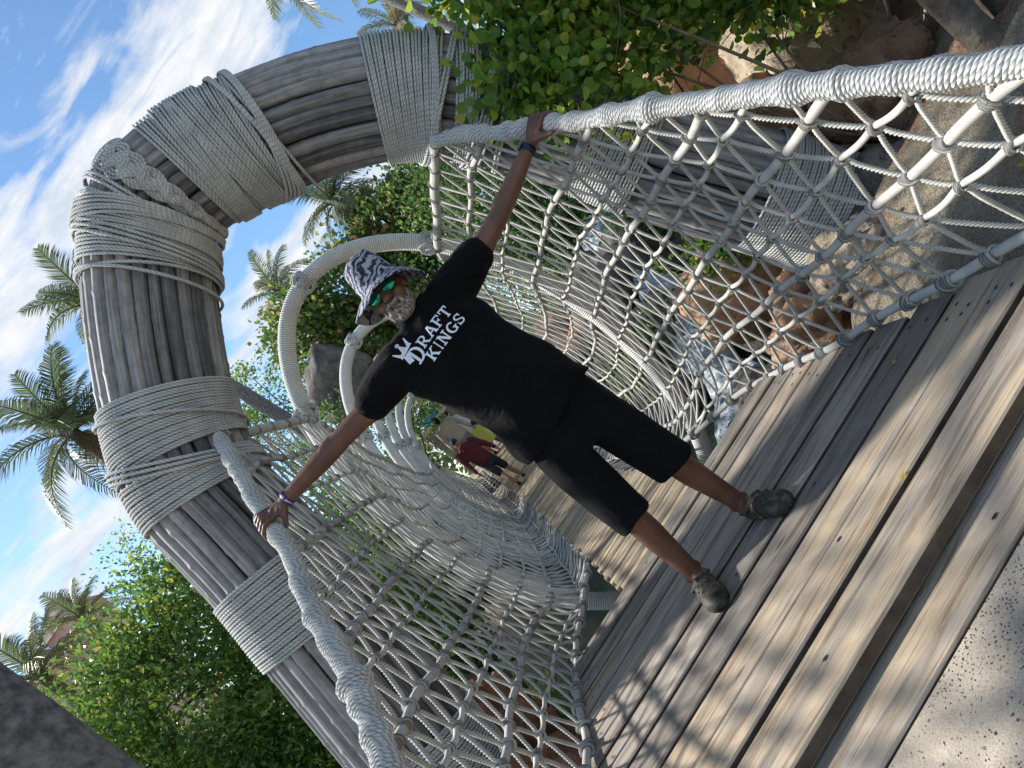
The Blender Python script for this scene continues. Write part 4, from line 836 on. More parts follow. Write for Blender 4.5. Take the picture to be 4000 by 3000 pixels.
def fuse(name, prims, voxel, mat, parent, it=4, ofs=(0, 0, 0), M=None, post=None):
    ac = Acc()
    for p in prims:
        if p[0] == 'e': V, Qd = uvs(*p[1:]); ac.add(V, Qd)
        else:
            V, Qd, Tt = capsule(*p[1:]) if p[0] == 'c' else loft(*p[1:]); b0 = ac.n; ac.add(V, Qd); ac.Q.append(Tt+b0); ac.U.append(np.zeros((len(Tt), 3, 2)))
    me = ac.mesh(name); tmp = bpy.data.objects.new('tmp', me); COL.objects.link(tmp)
    r = tmp.modifiers.new('r', 'REMESH'); r.mode = 'VOXEL'; r.voxel_size = voxel; r.use_smooth_shade = True
    if it: s_ = tmp.modifiers.new('s', 'SMOOTH'); s_.factor = .5; s_.iterations = it
    me2 = bpy.data.meshes.new_from_object(tmp.evaluated_get(DG())); bpy.data.objects.remove(tmp)
    V = np.empty(len(me2.vertices)*3, np.float32); me2.vertices.foreach_get('co', V); V = V.reshape(-1, 3).astype(float)
    if post is not None: V = post(V)
    if M is not None: V = V@np.array(M)[:3, :3].T+np.array(M)[:3, 3]
    V = V-np.asarray(ofs); me2.vertices.foreach_set('co', V.astype(np.float32).ravel()); me2.polygons.foreach_set('use_smooth', [True]*len(me2.polygons)); me2.materials.clear(); me2.name = name; me2.update()
    return put(name, me2, mat, parent)

m_skin, t, b = newmat('brown skin'); co = t.new('ShaderNodeTexCoord').outputs['Object']
t.l.new(t.ramp(t.noise(co, 9, 5, .6), [(.35, (0.090, 0.042, 0.026)), (.65, (0.150, 0.070, 0.043))]), b.inputs['Base Color']); b.inputs['Roughness'].default_value = .48; b.inputs['Specular IOR Level'].default_value = .45
b.inputs['Subsurface Weight'].default_value = .08; b.inputs['Subsurface Radius'].default_value = (.5, .2, .1); b.inputs['Subsurface Scale'].default_value = .01
t.l.new(t.bump(t.math('ADD', t.noise(co, 70, 4), t.math('MULTIPLY', t.noise(co, 300, 2), .4)), .25, .003), b.inputs['Normal'])
def cloth(name, c1, c2, rough=.92, folds=.5, fs=7, stretch=(1, 1, 2.0)):
    m, t, b = newmat(name); co = t.new('ShaderNodeTexCoord').outputs['Object']
    t.l.new(t.ramp(t.noise(co, 5, 3), [(.35, c1), (.65, c2)]), b.inputs['Base Color']); b.inputs['Roughness'].default_value = rough; b.inputs['Specular IOR Level'].default_value = .12
    b.inputs['Sheen Weight'].default_value = .02; b.inputs['Sheen Roughness'].default_value = .5
    f = t.noise(t.mapping(co, rot=(.3, .5, .2), sca=stretch), fs, 3, .5, 1.0); wv_ = t.noise(co, 700, 1)
    t.l.new(t.bump(t.math('ADD', t.math('MULTIPLY', f, 1.0), t.math('MULTIPLY', wv_, .02)), folds, .05), b.inputs['Normal']); return m
m_shirt = cloth('black cotton', (0.0030, 0.0030, 0.0038), (0.005, 0.005, 0.0062), .95, .45, 6); m_shorts = cloth('black shorts cloth', (0.0030, 0.0034, 0.0045), (0.0055, 0.006, 0.0075), .92, .4, 5, (1.5, 1.5, .6))
m_print = simple('white print', (0.62, 0.68, 0.76), (0.70, 0.75, 0.82), 60, .7)
man = empty('person', (0, 2.75, 0)); MO = np.array([0, 2.75, 0.0]); tag(man, 'man in black t-shirt and shorts with striped bucket hat, arms stretched to both rails', 'person')

# head frame: leans a little and turns to his right
Hm = Matrix.Translation((0.022, 2.745, 1.602)) @ Matrix.Rotation(R_(9), 4, 'Y') @ Matrix.Rotation(R_(-13), 4, 'Z') @ Matrix.Rotation(R_(3), 4, 'X')
HM = np.array(Hm); hp = lambda *p: tuple((HM[:3, :3]@np.array(p)+HM[:3, 3]))
RM = HM[:3, :3]
def he(c, r): return ('e', hp(*c), r, RM)
def hc(a, b, r0, r1): return ('c', hp(*a), hp(*b), r0, r1)
body = [he((0, .012, .105), (.073, .093, .112)), he((0, -.036, .02), (.055, .055, .060)), he((0, -.072, -.020), (.028, .022, .020)), he((.038, -.05, .052), (.030, .032, .030)), he((-.038, -.05, .052), (.030, .032, .030)),
        hc((0, -.088, .092), (0, -.110, .056), .0095, .0155), he((.014, -.100, .052), (.010, .011, .008)), he((-.014, -.100, .052), (.010, .011, .008)), he((0, -.076, .117), (.054, .020, .013)),
        he((0, -.091, .023), (.024, .010, .0065)), he((0, -.089, .011), (.021, .010, .0075)), he((.076, .012, .076), (.011, .022, .033)), he((-.076, .012, .076), (.011, .022, .033)),
        ('c', (.03, 2.785, 1.48), (.026, 2.765, 1.60), .064, .056), ('l', [(.86, .0, 2.78, .15, .10), (1.1, .0, 2.775, .155, .10), (1.35, -.005, 2.775, .185, .10), (1.46, 0, 2.78, .17, .075), (1.54, .03, 2.785, .08, .06)])]
SH = {1: (.175, 2.79, 1.475), -1: (-.175, 2.79, 1.468)}; EL = {1: (.565, 2.835, 1.525), -1: (-.53, 2.835, 1.522)}; WR = {1: (.892, 2.835, 1.592), -1: (-.868, 2.872, 1.572)}
# which point of each rail the hand lies on
HY = {1: 2.815, -1: 2.885}; HAND = {}
for sd in (1, -1):
    P = RAILP[sd]; i = np.argmin(abs(P[:, 1]-HY[sd])); c = P[i]; T = P[i+3]-P[i-3]; T /= np.linalg.norm(T); Xd = np.array([sd, 0, 0.0]); Xd -= T*(Xd@T); Xd /= np.linalg.norm(Xd); Nn = np.cross(T, Xd); Nn = Nn if Nn[2] > 0 else -Nn
    HAND[sd] = (c, T, Xd, Nn)
for sd in (1, -1):
    S, E, Wp = map(np.array, (SH[sd], EL[sd], WR[sd])); c, T, Xd, Nn = HAND[sd]
    body += [('c', S, E, .058, .043), ('c', E, E+(Wp-E)*.35, .0425, .044), ('c', E+(Wp-E)*.35, Wp, .044, .0275), ('e', Wp, (.034, .026, .026)),
             ('e', S+(E-S)*.50+np.array([0, -.012, .012]), (.085, .040, .040)), ('e', S+(E-S)*.55-np.array([0, 0, .016]), (.09, .036, .036)), ('e', E+np.array([0, .030, -.012]), (.026, .022, .022)), ('e', E+(Wp-E)*.22+np.array([0, -.006, .012]), (.075, .036, .034)), ('e', Wp-(Wp-E)*.04+np.array([0, .012, .014]), (.014, .013, .013))]
    def rp(theta, t_, rho): return c+T*t_+rho*(math.cos(R_(theta))*Nn+math.sin(R_(theta))*Xd)
    fo = [(-.040, .0100, 1.05), (-.0125, .0104, 1.15), (.014, .0100, 1.05), (.038, .0086, .86)]
    spread = [-.016, -.004, .008, .018]
    kn = []
    for (t_, r, ln), spd in zip(fo, spread):
        k0 = rp(-62, t_*1.0, .060); k1 = rp(-5, t_+spd*.5, .050); k2 = rp(-5+42*ln, t_+spd, .047); k3 = rp(-5+78*ln, t_+spd*1.2, .045)
        kn.append(k0); body += [('c', k0, k1, r*1.12, r), ('c', k1, k2, r*1.03, r*.94), ('c', k2, k3, r*.94, r*.74), ('c', Wp+(k0-Wp)*.25, k0, .0165, r*1.22), ('e', k1, (r*1.1,)*3)]
    body += [('c', Wp, (kn[1]+kn[2])/2, .022, .020), ('c', (Wp+kn[0])/2, (kn[0]+kn[3])/2, .019, .015)]
    th0 = Wp+(kn[0]-Wp)*.30-T*.018; th1 = rp(-88, -.058, .062); th2 = rp(-92, -.088, .052); th3 = rp(-86, -.112, .048)
    body += [('c', th0, th1, .0185, .0145), ('c', th1, th2, .0140, .0120), ('c', th2, th3, .0120, .0090)]
# legs and feet
KN = {1: (.118, 2.735, .445), -1: (-.142, 2.74, .445)}; AN = {1: (.140, 2.80, .085), -1: (-.188, 2.815, .085)}; HIP = {1: (.095, 2.78, .85), -1: (-.09, 2.78, .85)}; TO = {1: (.205, 2.545, .035), -1: (-.236, 2.575, .035)}
for sd in (1, -1):
    H, Kn, A, To = map(np.array, (HIP[sd], KN[sd], AN[sd], TO[sd])); cal = Kn+(A-Kn)*.38+np.array([0, .018, 0])
    body += [('c', H, Kn, .085, .058), ('e', Kn, (.056, .060, .062)), ('c', Kn, cal, .054, .056), ('c', cal, A, .055, .036), ('e', Kn+np.array([0, -.030, .0]), (.034, .026, .042)), ('e', cal+np.array([0, .026, .025]), (.046, .036, .082)), ('e', A+np.array([.034*sd, .004, .0]), (.014, .015, .018)), ('e', A+np.array([-.034*sd, -.004, .008]), (.014, .015, .018)), ('c', A, A+np.array([0, .035, -.04]), .036, .032), ('c', A+np.array([0, -.02, -.03]), To+(A-To)*.25, .036, .028)]
bo = fuse('body', body, .0058, m_skin, man, 3, MO)
# clothes
shirt_p = [('l', [(.865, .022, 2.77, .225, .150), (.90, .020, 2.77, .226, .150), (1.02, .018, 2.77, .214, .145), (1.15, .012, 2.77, .205, .140), (1.27, .0, 2.772, .212, .136), (1.37, -.010, 2.775, .228, .130), (1.44, -.005, 2.78, .225, .118), (1.50, .012, 2.785, .19, .098), (1.545, .026, 2.785, .125, .082), (1.578, .030, 2.782, .082, .072)]),
           ('c', (.12, 2.785, 1.505), (.20, 2.79, 1.505), .080, .082), ('c', (-.10, 2.785, 1.50), (-.19, 2.79, 1.50), .080, .082)]
def shirt_post(V):
    x, y, z = V[:, 0], V[:, 1], V[:, 2]; low = sm(1.5, .9, z)
    f = .012*np.sin(x*34+z*9+2*np.sin(z*7))*low+.009*np.sin(z*34-np.abs(x)*30+y*9)*sm(1.05, 1.5, z)*sm(.05, .2, np.abs(x))+.008*np.sin(x*15-z*21+np.sin(x*9)*1.5)
    ang = np.arctan2(y-2.77, x); V = V.copy(); V[:, 0] += f*np.cos(ang)*.7; V[:, 1] += f*np.sin(ang); V[:, 2] += (.012*np.sin(x*11)+.010*x)*sm(.96, .86, z); return V
for sd in (1, -1):
    S, E = np.array(SH[sd])+np.array([0, 0, .02]), np.array(EL[sd]); d = (E-S)/np.linalg.norm(E-S); e0 = np.array([sd*.16, 2.79, 1.492]); e1 = np.array([.435, 2.825, 1.515] if sd > 0 else [-.405, 2.825, 1.512])
    # sleeve as an open-ended looking barrel
    th = np.linspace(0, 2*np.pi, 20, endpoint=False); 
    shirt_p += [('c', e0, e0+(e1-e0)*.55, .100, .086), ('c', e0+(e1-e0)*.5, e0+(e1-e0)*.74, .086, .078), ('c', e0+(e1-e0)*.5, e0+(e1-e0)*.76-np.array([0, 0, .008]), .080, .074)]
shirt = fuse('shirt', shirt_p, .0075, m_shirt, man, 3, MO, post=shirt_post)
neckband = tube('collar', m_shirt, shirt, np.stack([.030+.076*np.cos(np.linspace(0, 2*np.pi, 40)), .033+.068*np.sin(np.linspace(0, 2*np.pi, 40)), 1.583-.016*np.sin(-np.linspace(0, 2*np.pi, 40))+0.004], 1), .0085, 8, (0, 0, 1))
def legsec(z, cx, cy, rx, ry): return (z, cx, cy, rx, ry)
shorts_p = [('l', [(.70, .006, 2.775, .175, .120), (.78, .010, 2.775, .205, .130), (.88, .015, 2.775, .195, .128), (.95, .015, 2.775, .180, .120)]),
            ('l', [(.405, -.148, 2.742, .080, .098), (.415, -.148, 2.742, .084, .102), (.55, -.132, 2.755, .094, .110), (.70, -.112, 2.77, .102, .120), (.82, -.09, 2.775, .105, .122)]),
            ('l', [(.385, .112, 2.738, .090, .104), (.395, .112, 2.738, .094, .107), (.55, .110, 2.755, .098, .112), (.70, .108, 2.77, .104, .120), (.82, .10, 2.775, .105, .122)])]
def shorts_post(V):
    x, y, z = V[:, 0], V[:, 1], V[:, 2]; f = .006*np.sin(x*40+z*12)*sm(.85, .45, z)+.006*np.sin(z*26+x*22); V = V.copy(); V[:, 1] += f*np.sign(y-2.77); V[:, 2] += .007*np.sin(x*30)*sm(.47, .4, z); return V
shorts = fuse('shorts', shorts_p, .0075, m_shorts, man, 3, MO, post=shorts_post)
# lettering laid on the chest
SHV = BVHTree.FromObject(shirt, DG())
def letter_polys():
    """strokes of a bold slab serif alphabet on a unit square, each as a list of quads"""
    Lq = {}
    def bar(x0, z0, x1, z1, wa, wb=None):
        wb = wb or wa; return [(x0-wa/2, z0), (x0+wa/2, z0), (x1+wb/2, z1), (x1-wb/2, z1)]
    def rect(x0, z0, x1, z1): return [(x0, z0), (x1, z0), (x1, z1), (x0, z1)]
    def arc(cx, cz, rx, rz, a0, a1, w, n=9):
        o = []
        for k in range(n):
            a, b_ = R_(a0+(a1-a0)*k/n), R_(a0+(a1-a0)*(k+1)/n); o.append([(cx+rx*math.cos(a), cz+rz*math.sin(a)), (cx+rx*math.cos(b_), cz+rz*math.sin(b_)), (cx+(rx-w)*math.cos(b_), cz+(rz-w*.62)*math.sin(b_)), (cx+(rx-w)*math.cos(a), cz+(rz-w*.62)*math.sin(a))])
        return o
    s = .20; h = .10
    ser = lambda x, z: rect(x-.19, z, x+.19, z+h)
    Lq['D'] = [rect(.16, 0, .16+s, 1), rect(.02, 0, .5, h), rect(.02, 1-h, .5, 1)]+arc(.45, .5, .5, .5, -90, 90, s*1.05)
    Lq['R'] = [rect(.14, 0, .14+s, 1), ser(.24, 0), rect(.02, 1-h, .5, 1), rect(.3, .42, .55, .52)]+arc(.5, .71, .36, .29, -90, 90, s*.9)+[bar(.50, .45, .84, 0, .22), rect(.72, 0, 1.0, h)]
    Lq['A'] = [bar(.16, 0, .47, 1, .14), bar(.82, 0, .53, 1, .23, .20), rect(.28, .27, .72, .38), rect(.0, 0, .34, h), rect(.64, 0, 1.0, h)]
    Lq['F'] = [rect(.14, 0, .14+s, 1), ser(.24, 0), rect(.02, 1-h*1.2, .9, 1), rect(.78, .70, .9, 1), rect(.3, .45, .68, .56), rect(.60, .36, .69, .66)]
    Lq['T'] = [rect(.40, 0, .40+s, 1), ser(.5, 0), rect(.04, 1-h*1.2, .96, 1), rect(.04, .68, .16, 1), rect(.84, .68, .96, 1)]
    Lq['K'] = [rect(.14, 0, .14+s, 1), ser(.24, 0), ser(.24, 1-h), bar(.36, .42, .80, 1, .17), bar(.50, .58, .86, 0, .23), rect(.68, 0, 1.0, h), rect(.62, 1-h, .98, 1)]
    Lq['I'] = [rect(.40, 0, .60, 1), ser(.5, 0), ser(.5, 1-h)]
    Lq['N'] = [rect(.14, 0, .26, 1), rect(.74, 0, .86, 1), bar(.22, 1, .78, 0, .24), rect(.0, 0, .38, h), rect(.04, 1-h, .3, 1), rect(.62, 1-h, .99, 1)]
    Lq['G'] = arc(.53, .5, .50, .50, 40, 318, s*1.05, 14)+[rect(.68, .06, .88, .44), rect(.56, .38, 1.0, .48)]
    Lq['S'] = arc(.50, .735, .40, .265, 20, 270, s*.95, 10)+arc(.50, .265, .42, .265, 90, -160, s*.95, 10)+[rect(.80, .66, .89, .98), rect(.10, .02, .19, .36)]
    return Lq
LQ = letter_polys(); pa = Acc(); black = Acc()
def lay(poly, dp=.0035, acc=pa):
    """cut a flat quad into a fine grid and rest it on the cloth"""
    p = np.array(poly, float); n = 4; V = []
    for i in range(n+1):
        for j in range(n+1):
            u, v_ = i/n, j/n; q = p[0]*(1-u)*(1-v_)+p[1]*u*(1-v_)+p[2]*u*v_+p[3]*(1-u)*v_
            hit = SHV.ray_cast(Vector((q[0], -1.0, q[1])), Vector((0, 1, 0))); y = hit[0].y if hit[0] is not None else -.12; V.append((q[0], y-dp, q[1]))
    k = np.arange(n)[:, None]*(n+1)+np.arange(n)[None]; acc.add(V, np.stack([k, k+n+1, k+n+2, k+1], -1).reshape(-1, 4))
def word(txt, x0, z0, x1, z1, ws, hgt):
    """letters along the line x0,z0 -> x1,z1 (base line)"""
    d = np.array([x1-x0, z1-z0]); L = np.linalg.norm(d); d /= L; nn = np.array([-d[1], d[0]]); tot = sum(ws); s = 0
    for ch, w_ in zip(txt, ws):
        wd = L*w_/tot
        for poly in LQ[ch]: lay([tuple(np.array([x0, z0])+d*(s+px*wd*.95)+nn*(pz*hgt)) for px, pz in poly])
        s += wd
word('D', -.130, 1.412, -.072, 1.411, [1], .070); word('RAFT', -.072, 1.432, .112, 1.427, [1, 1.02, .9, .95], .047)
word('KINGS', -.094, 1.372, .118, 1.368, [1.05, .5, 1.05, 1, .85], .046)
# little crown sitting on the big letter
for poly in ([(-.150, 1.448), (-.128, 1.440), (-.118, 1.475), (-.142, 1.484)], [(-.152, 1.480), (-.080, 1.492), (-.084, 1.503), (-.150, 1.496)], [(-.152, 1.490), (-.138, 1.492), (-.158, 1.523), (-.162, 1.519)], [(-.132, 1.494), (-.104, 1.498), (-.118, 1.530), (-.122, 1.530)],
             [(-.100, 1.499), (-.084, 1.500), (-.078, 1.532), (-.083, 1.532)], [(-.130, 1.528), (-.110, 1.528), (-.114, 1.540), (-.126, 1.540)]): lay(poly)
pr = pa.put('shirt_lettering', m_print, shirt)
# hair, beard, glasses, hat
m_beard, t, b = newmat('grey beard'); co = t.new('ShaderNodeTexCoord').outputs['Object']
t.l.new(t.ramp(t.noise(t.mapping(co, sca=(1, 1, .35)), 170, 3, .7), [(.36, (0.045, .035, .03)), (.52, (.20, .185, .17)), (.70, (.58, .56, .53))]), b.inputs['Base Color']); b.inputs['Roughness'].default_value = .9
t.l.new(t.bump(t.noise(t.mapping(co, sca=(1, 1, .3)), 240, 3, .7), 1.0, .006), b.inputs['Normal'])
bd = [he((0, -.076, -.022), (.034, .021, .024)), he((0, -.050, -.022), (.048, .040, .024)), he((.038, -.052, -.004), (.024, .033, .027)), he((-.038, -.052, -.004), (.024, .033, .027)), he((.060, -.018, .030), (.011, .026, .032)), he((-.060, -.018, .030), (.011, .026, .032)),
      he((.017, -.098, .030), (.022, .0085, .0090)), he((-.017, -.098, .030), (.022, .0085, .0090)), he((.033, -.084, .015), (.010, .014, .020)), he((-.033, -.084, .015), (.010, .014, .020)), he((0, -.092, -.003), (.027, .013, .0155))]
fuse('beard', bd, .0036, m_beard, man, 1, MO)
m_lens, t, b = newmat('green mirror lens'); co = t.new('ShaderNodeTexCoord').outputs['Object']; b.inputs['Metallic'].default_value = .85; b.inputs['Roughness'].default_value = .12
t.l.new(t.ramp(t.noise(co, 30, 3), [(.35, (0.01, .10, .12)), (.55, (.03, .42, .24)), (.7, (.10, .62, .30))]), b.inputs['Base Color'])
m_blackp = simple('black plastic', (.012, .012, .014), rough=.35, spec=.5)
gl = fuse('sunglasses', [hc((-.066, -.076, .104), (-.010, -.100, .107), .0045, .0045), hc((.066, -.076, .104), (.010, -.100, .107), .0045, .0045), hc((-.012, -.101, .104), (.012, -.101, .104), .0042, .0042), hc((.066, -.074, .104), (.079, .01, .098), .004, .0032), hc((-.066, -.074, .104), (-.079, .01, .098), .004, .0032)], .0028, m_blackp, man, 1, MO)
for s_ in (1, -1):
    Mz = RM@np.array(Matrix.Rotation(R_(20*s_), 3, 'Z')); V, Qd = uvs(hp(s_*.037, -.0905, .090), (.030, .0085, .0215), Mz, 24, 16); ac = Acc(); ac.add(V-MO, Qd); ac.put('lens', m_lens, gl)
m_hat, t, b = newmat('striped hat cloth'); co = t.new('ShaderNodeTexCoord').outputs['Object']
wv2 = t.new('ShaderNodeTexWave'); wv2.wave_type = 'BANDS'; wv2.bands_direction = 'Z'; wv2.inputs['Scale'].default_value = 12; wv2.inputs['Distortion'].default_value = 10; wv2.inputs['Detail'].default_value = 3; wv2.inputs['Detail Scale'].default_value = 1.9; t.l.new(t.mapping(co, rot=(.5, .45, 0)), wv2.inputs['Vector'])
t.l.new(t.ramp(wv2.outputs['Fac'], [(.18, (.022, .025, .042)), (.38, (.10, .105, .15)), (.58, (.20, .21, .27)), (.85, (.32, .335, .40))]), b.inputs['Base Color']); b.inputs['Roughness'].default_value = .9
t.l.new(t.bump(t.noise(co, 22, 4, .6), .7, .012), b.inputs['Normal'])
na, ac = 72, Acc(); ph = np.arange(na)/na*2*np.pi; ca_, sa_ = np.cos(ph), np.sin(ph)             # ph = -90 deg is the front
front = np.clip(-sa_, 0, 1); side = np.abs(ca_); back = np.clip(sa_, 0, 1); rings = []
for r_, z_ in ((.004, .275), (.040, .274), (.066, .264), (.077, .245), (.082, .205), (.087, .165), (.090, .140)):
    rings.append(np.stack([r_*ca_*1.0, .012+r_*1.17*sa_, z_+.004*np.sin(5*ph+r_*60)+0*ph], 1))
for f in (.15, .4, .7, 1.0):
    ex = .090+(.062+.022*side)*f; drop = (.020*front+.052*side*(1+.55*(ca_ > 0)*ca_)+.03*back)*f**1.3+.014*np.sin(3*ph+.8)*f
    rings.append(np.stack([ex*ca_*(1-.10*f*side*(ca_ > 0)), .012+ex*1.12*sa_, .138-drop], 1))
inner = [r*np.array([.985, .985, 1])+np.array([0, 0, -.004]) for r in rings[::-1]]
allr = np.array(rings+inner); m_ = len(allr); V = allr.reshape(-1, 3); i = np.arange(m_-1)[:, None]; j = np.arange(na)[None]; Qd = np.stack([i*na+j, (i+1)*na+j, (i+1)*na+(j+1) % na, i*na+(j+1) % na], -1).reshape(-1, 4)
V = V@HM[:3, :3].T+HM[:3, 3]; ac.add(V-MO, Qd); hat = ac.put('bucket_hat', m_hat, man)
V, Qd = uvs(hp(.135, -.03, .078), (.006, .006, .002), RM, 10, 6); ac = Acc(); ac.add(V-MO, Qd); ac.put('snap_button', simple('brass snap', (.30, .26, .18), rough=.4), hat)
# watch and wristband
def wrist_ring(name, sd, f, rad, wd, mat, par):
    E, Wp = np.array(EL[sd]), np.array(WR[sd]); c = E+(Wp-E)*f; d = (Wp-E)/np.linalg.norm(Wp-E); a = np.cross(d, [0, 1, 0]); a /= np.linalg.norm(a); b_ = np.cross(d, a); th = np.linspace(0, 2*np.pi, 40, endpoint=False)
    P = [c+rad*(np.cos(th)[:, None]*a+np.sin(th)[:, None]*b_)+d*o_ for o_ in (-wd/2, -wd/2, wd/2, wd/2)]; P[0] = c+(rad-.004)*(np.cos(th)[:, None]*a+np.sin(th)[:, None]*b_)-d*wd/2; P[3] = c+(rad-.004)*(np.cos(th)[:, None]*a+np.sin(th)[:, None]*b_)+d*wd/2
    V = np.concatenate(P); i = np.arange(3)[:, None]; j = np.arange(40)[None]; Qd = np.stack([i*40+j, i*40+(j+1) % 40, (i+1)*40+(j+1) % 40, (i+1)*40+j], -1).reshape(-1, 4); ac = Acc(); ac.add(V-MO, Qd); return ac.put(name, mat, par), c, d, a, b_
wt, c, d, a, b_ = wrist_ring('watch', 1, .93, .0335, .026, simple('navy watch strap', (.012, .018, .034), rough=.45), man)
ac = Acc(); Mx = np.stack([d, b_, a], 1); boxes(ac, c-MO+a*(.037 if a[2] > 0 else -.037)-np.array([0, .006, 0]), (.036, .034, .010), Mx); ac.put('watch_case', simple('watch case', (.05, .055, .065), rough=.25, spec=.6), wt, smooth=False)
wb, c, d, a, b_ = wrist_ring('wristband', -1, .955, .0335, .016, simple('purple band', (.045, .018, .16), rough=.5), man)
ac = Acc()                                                                    # tiny white lettering on the band
for k, (q0, ww) in enumerate([(-2.15, .10), (-1.98, .10), (-1.82, .09), (-1.45, .13), (-1.22, .12), (-1.05, .07), (-.94, .08), (-.82, .07), (-.62, .07), (-.5, .07)]):
    th = np.linspace(q0, q0+ww, 3); lo = -.0045; hi = .0045 if k in (0, 3, 4) else .002
    ff = 1 if (b_[1] > 0) else -1
    V = np.concatenate([c+.0343*(np.cos(th*ff)[:, None]*a+np.sin(th*ff)[:, None]*b_)+d*o_ for o_ in (lo, hi)]); ac.add(V-MO, [[0, 1, 4, 3], [1, 2, 5, 4]])
ac.put('band_print', m_print, wb)
# clogs
m_clog, t, b = newmat('olive camouflage rubber'); co = t.new('ShaderNodeTexCoord').outputs['Object']
t.l.new(t.ramp(t.noise(co, 26, 4, .6, .8), [(.36, (.015, .016, .014)), (.5, (.042, .042, .034)), (.66, (.095, .09, .07))]), b.inputs['Base Color']); b.inputs['Roughness'].default_value = .6
for sd in (1, -1):
    A, To = np.array(AN[sd]), np.array(TO[sd]); hd = np.array([A[0], A[1]+.045]); tp = np.array([To[0], To[1]-.018]); d2 = tp-hd; L = np.linalg.norm(d2); d2 /= L; s2 = np.array([-d2[1], d2[0]])
    Lf = lambda l, s, z: (hd[0]+d2[0]*l+s2[0]*s, hd[1]+d2[1]*l+s2[1]*s, z); Mr = np.array([[d2[0], s2[0], 0], [d2[1], s2[1], 0], [0, 0, 1]])
    cl = fuse('clog', [('e', Lf(L-.078, 0, .030), (.084, .056, .046), Mr), ('e', Lf(L-.135, 0, .040), (.085, .051, .050), Mr), ('e', Lf(.050, 0, .026), (.060, .043, .034), Mr), ('e', Lf(.10, 0, .018), (.10, .046, .026), Mr), ('e', Lf(L*.5, 0, .012), (L*.51, .050, .014), Mr),
                       ('c', Lf(.10, .050, .062), Lf(.155, 0, .092), .010, .011), ('c', Lf(.155, 0, .092), Lf(.10, -.050, .062), .011, .010), ('c', Lf(.012, .03, .045), Lf(.012, -.03, .045), .012, .012)], .0045, m_clog, man, 2, MO)
    for (l, s) in [(L-.16, .0), (L-.145, .022), (L-.145, -.022), (L-.125, .008), (L-.122, -.012), (L-.105, .026), (L-.10, .004), (L-.10, -.024), (L-.08, .016), (L-.078, -.012), (L-.12, .036), (L-.13, -.036)]:
        tree_ = BVHTree.FromObject(cl, DG()); p = Lf(l, s, 1.0); h = tree_.ray_cast(Vector(p)-Vector(MO), Vector((0, 0, -1)))
        if h[0] is not None:
            V, Qd = uvs(h[0], (.0052, .0052, .003), np.array(h[1].to_track_quat('Z', 'Y').to_matrix()), 10, 6); ac = Acc(); ac.add(V, Qd); ac.put('vent_hole', m_core, cl)

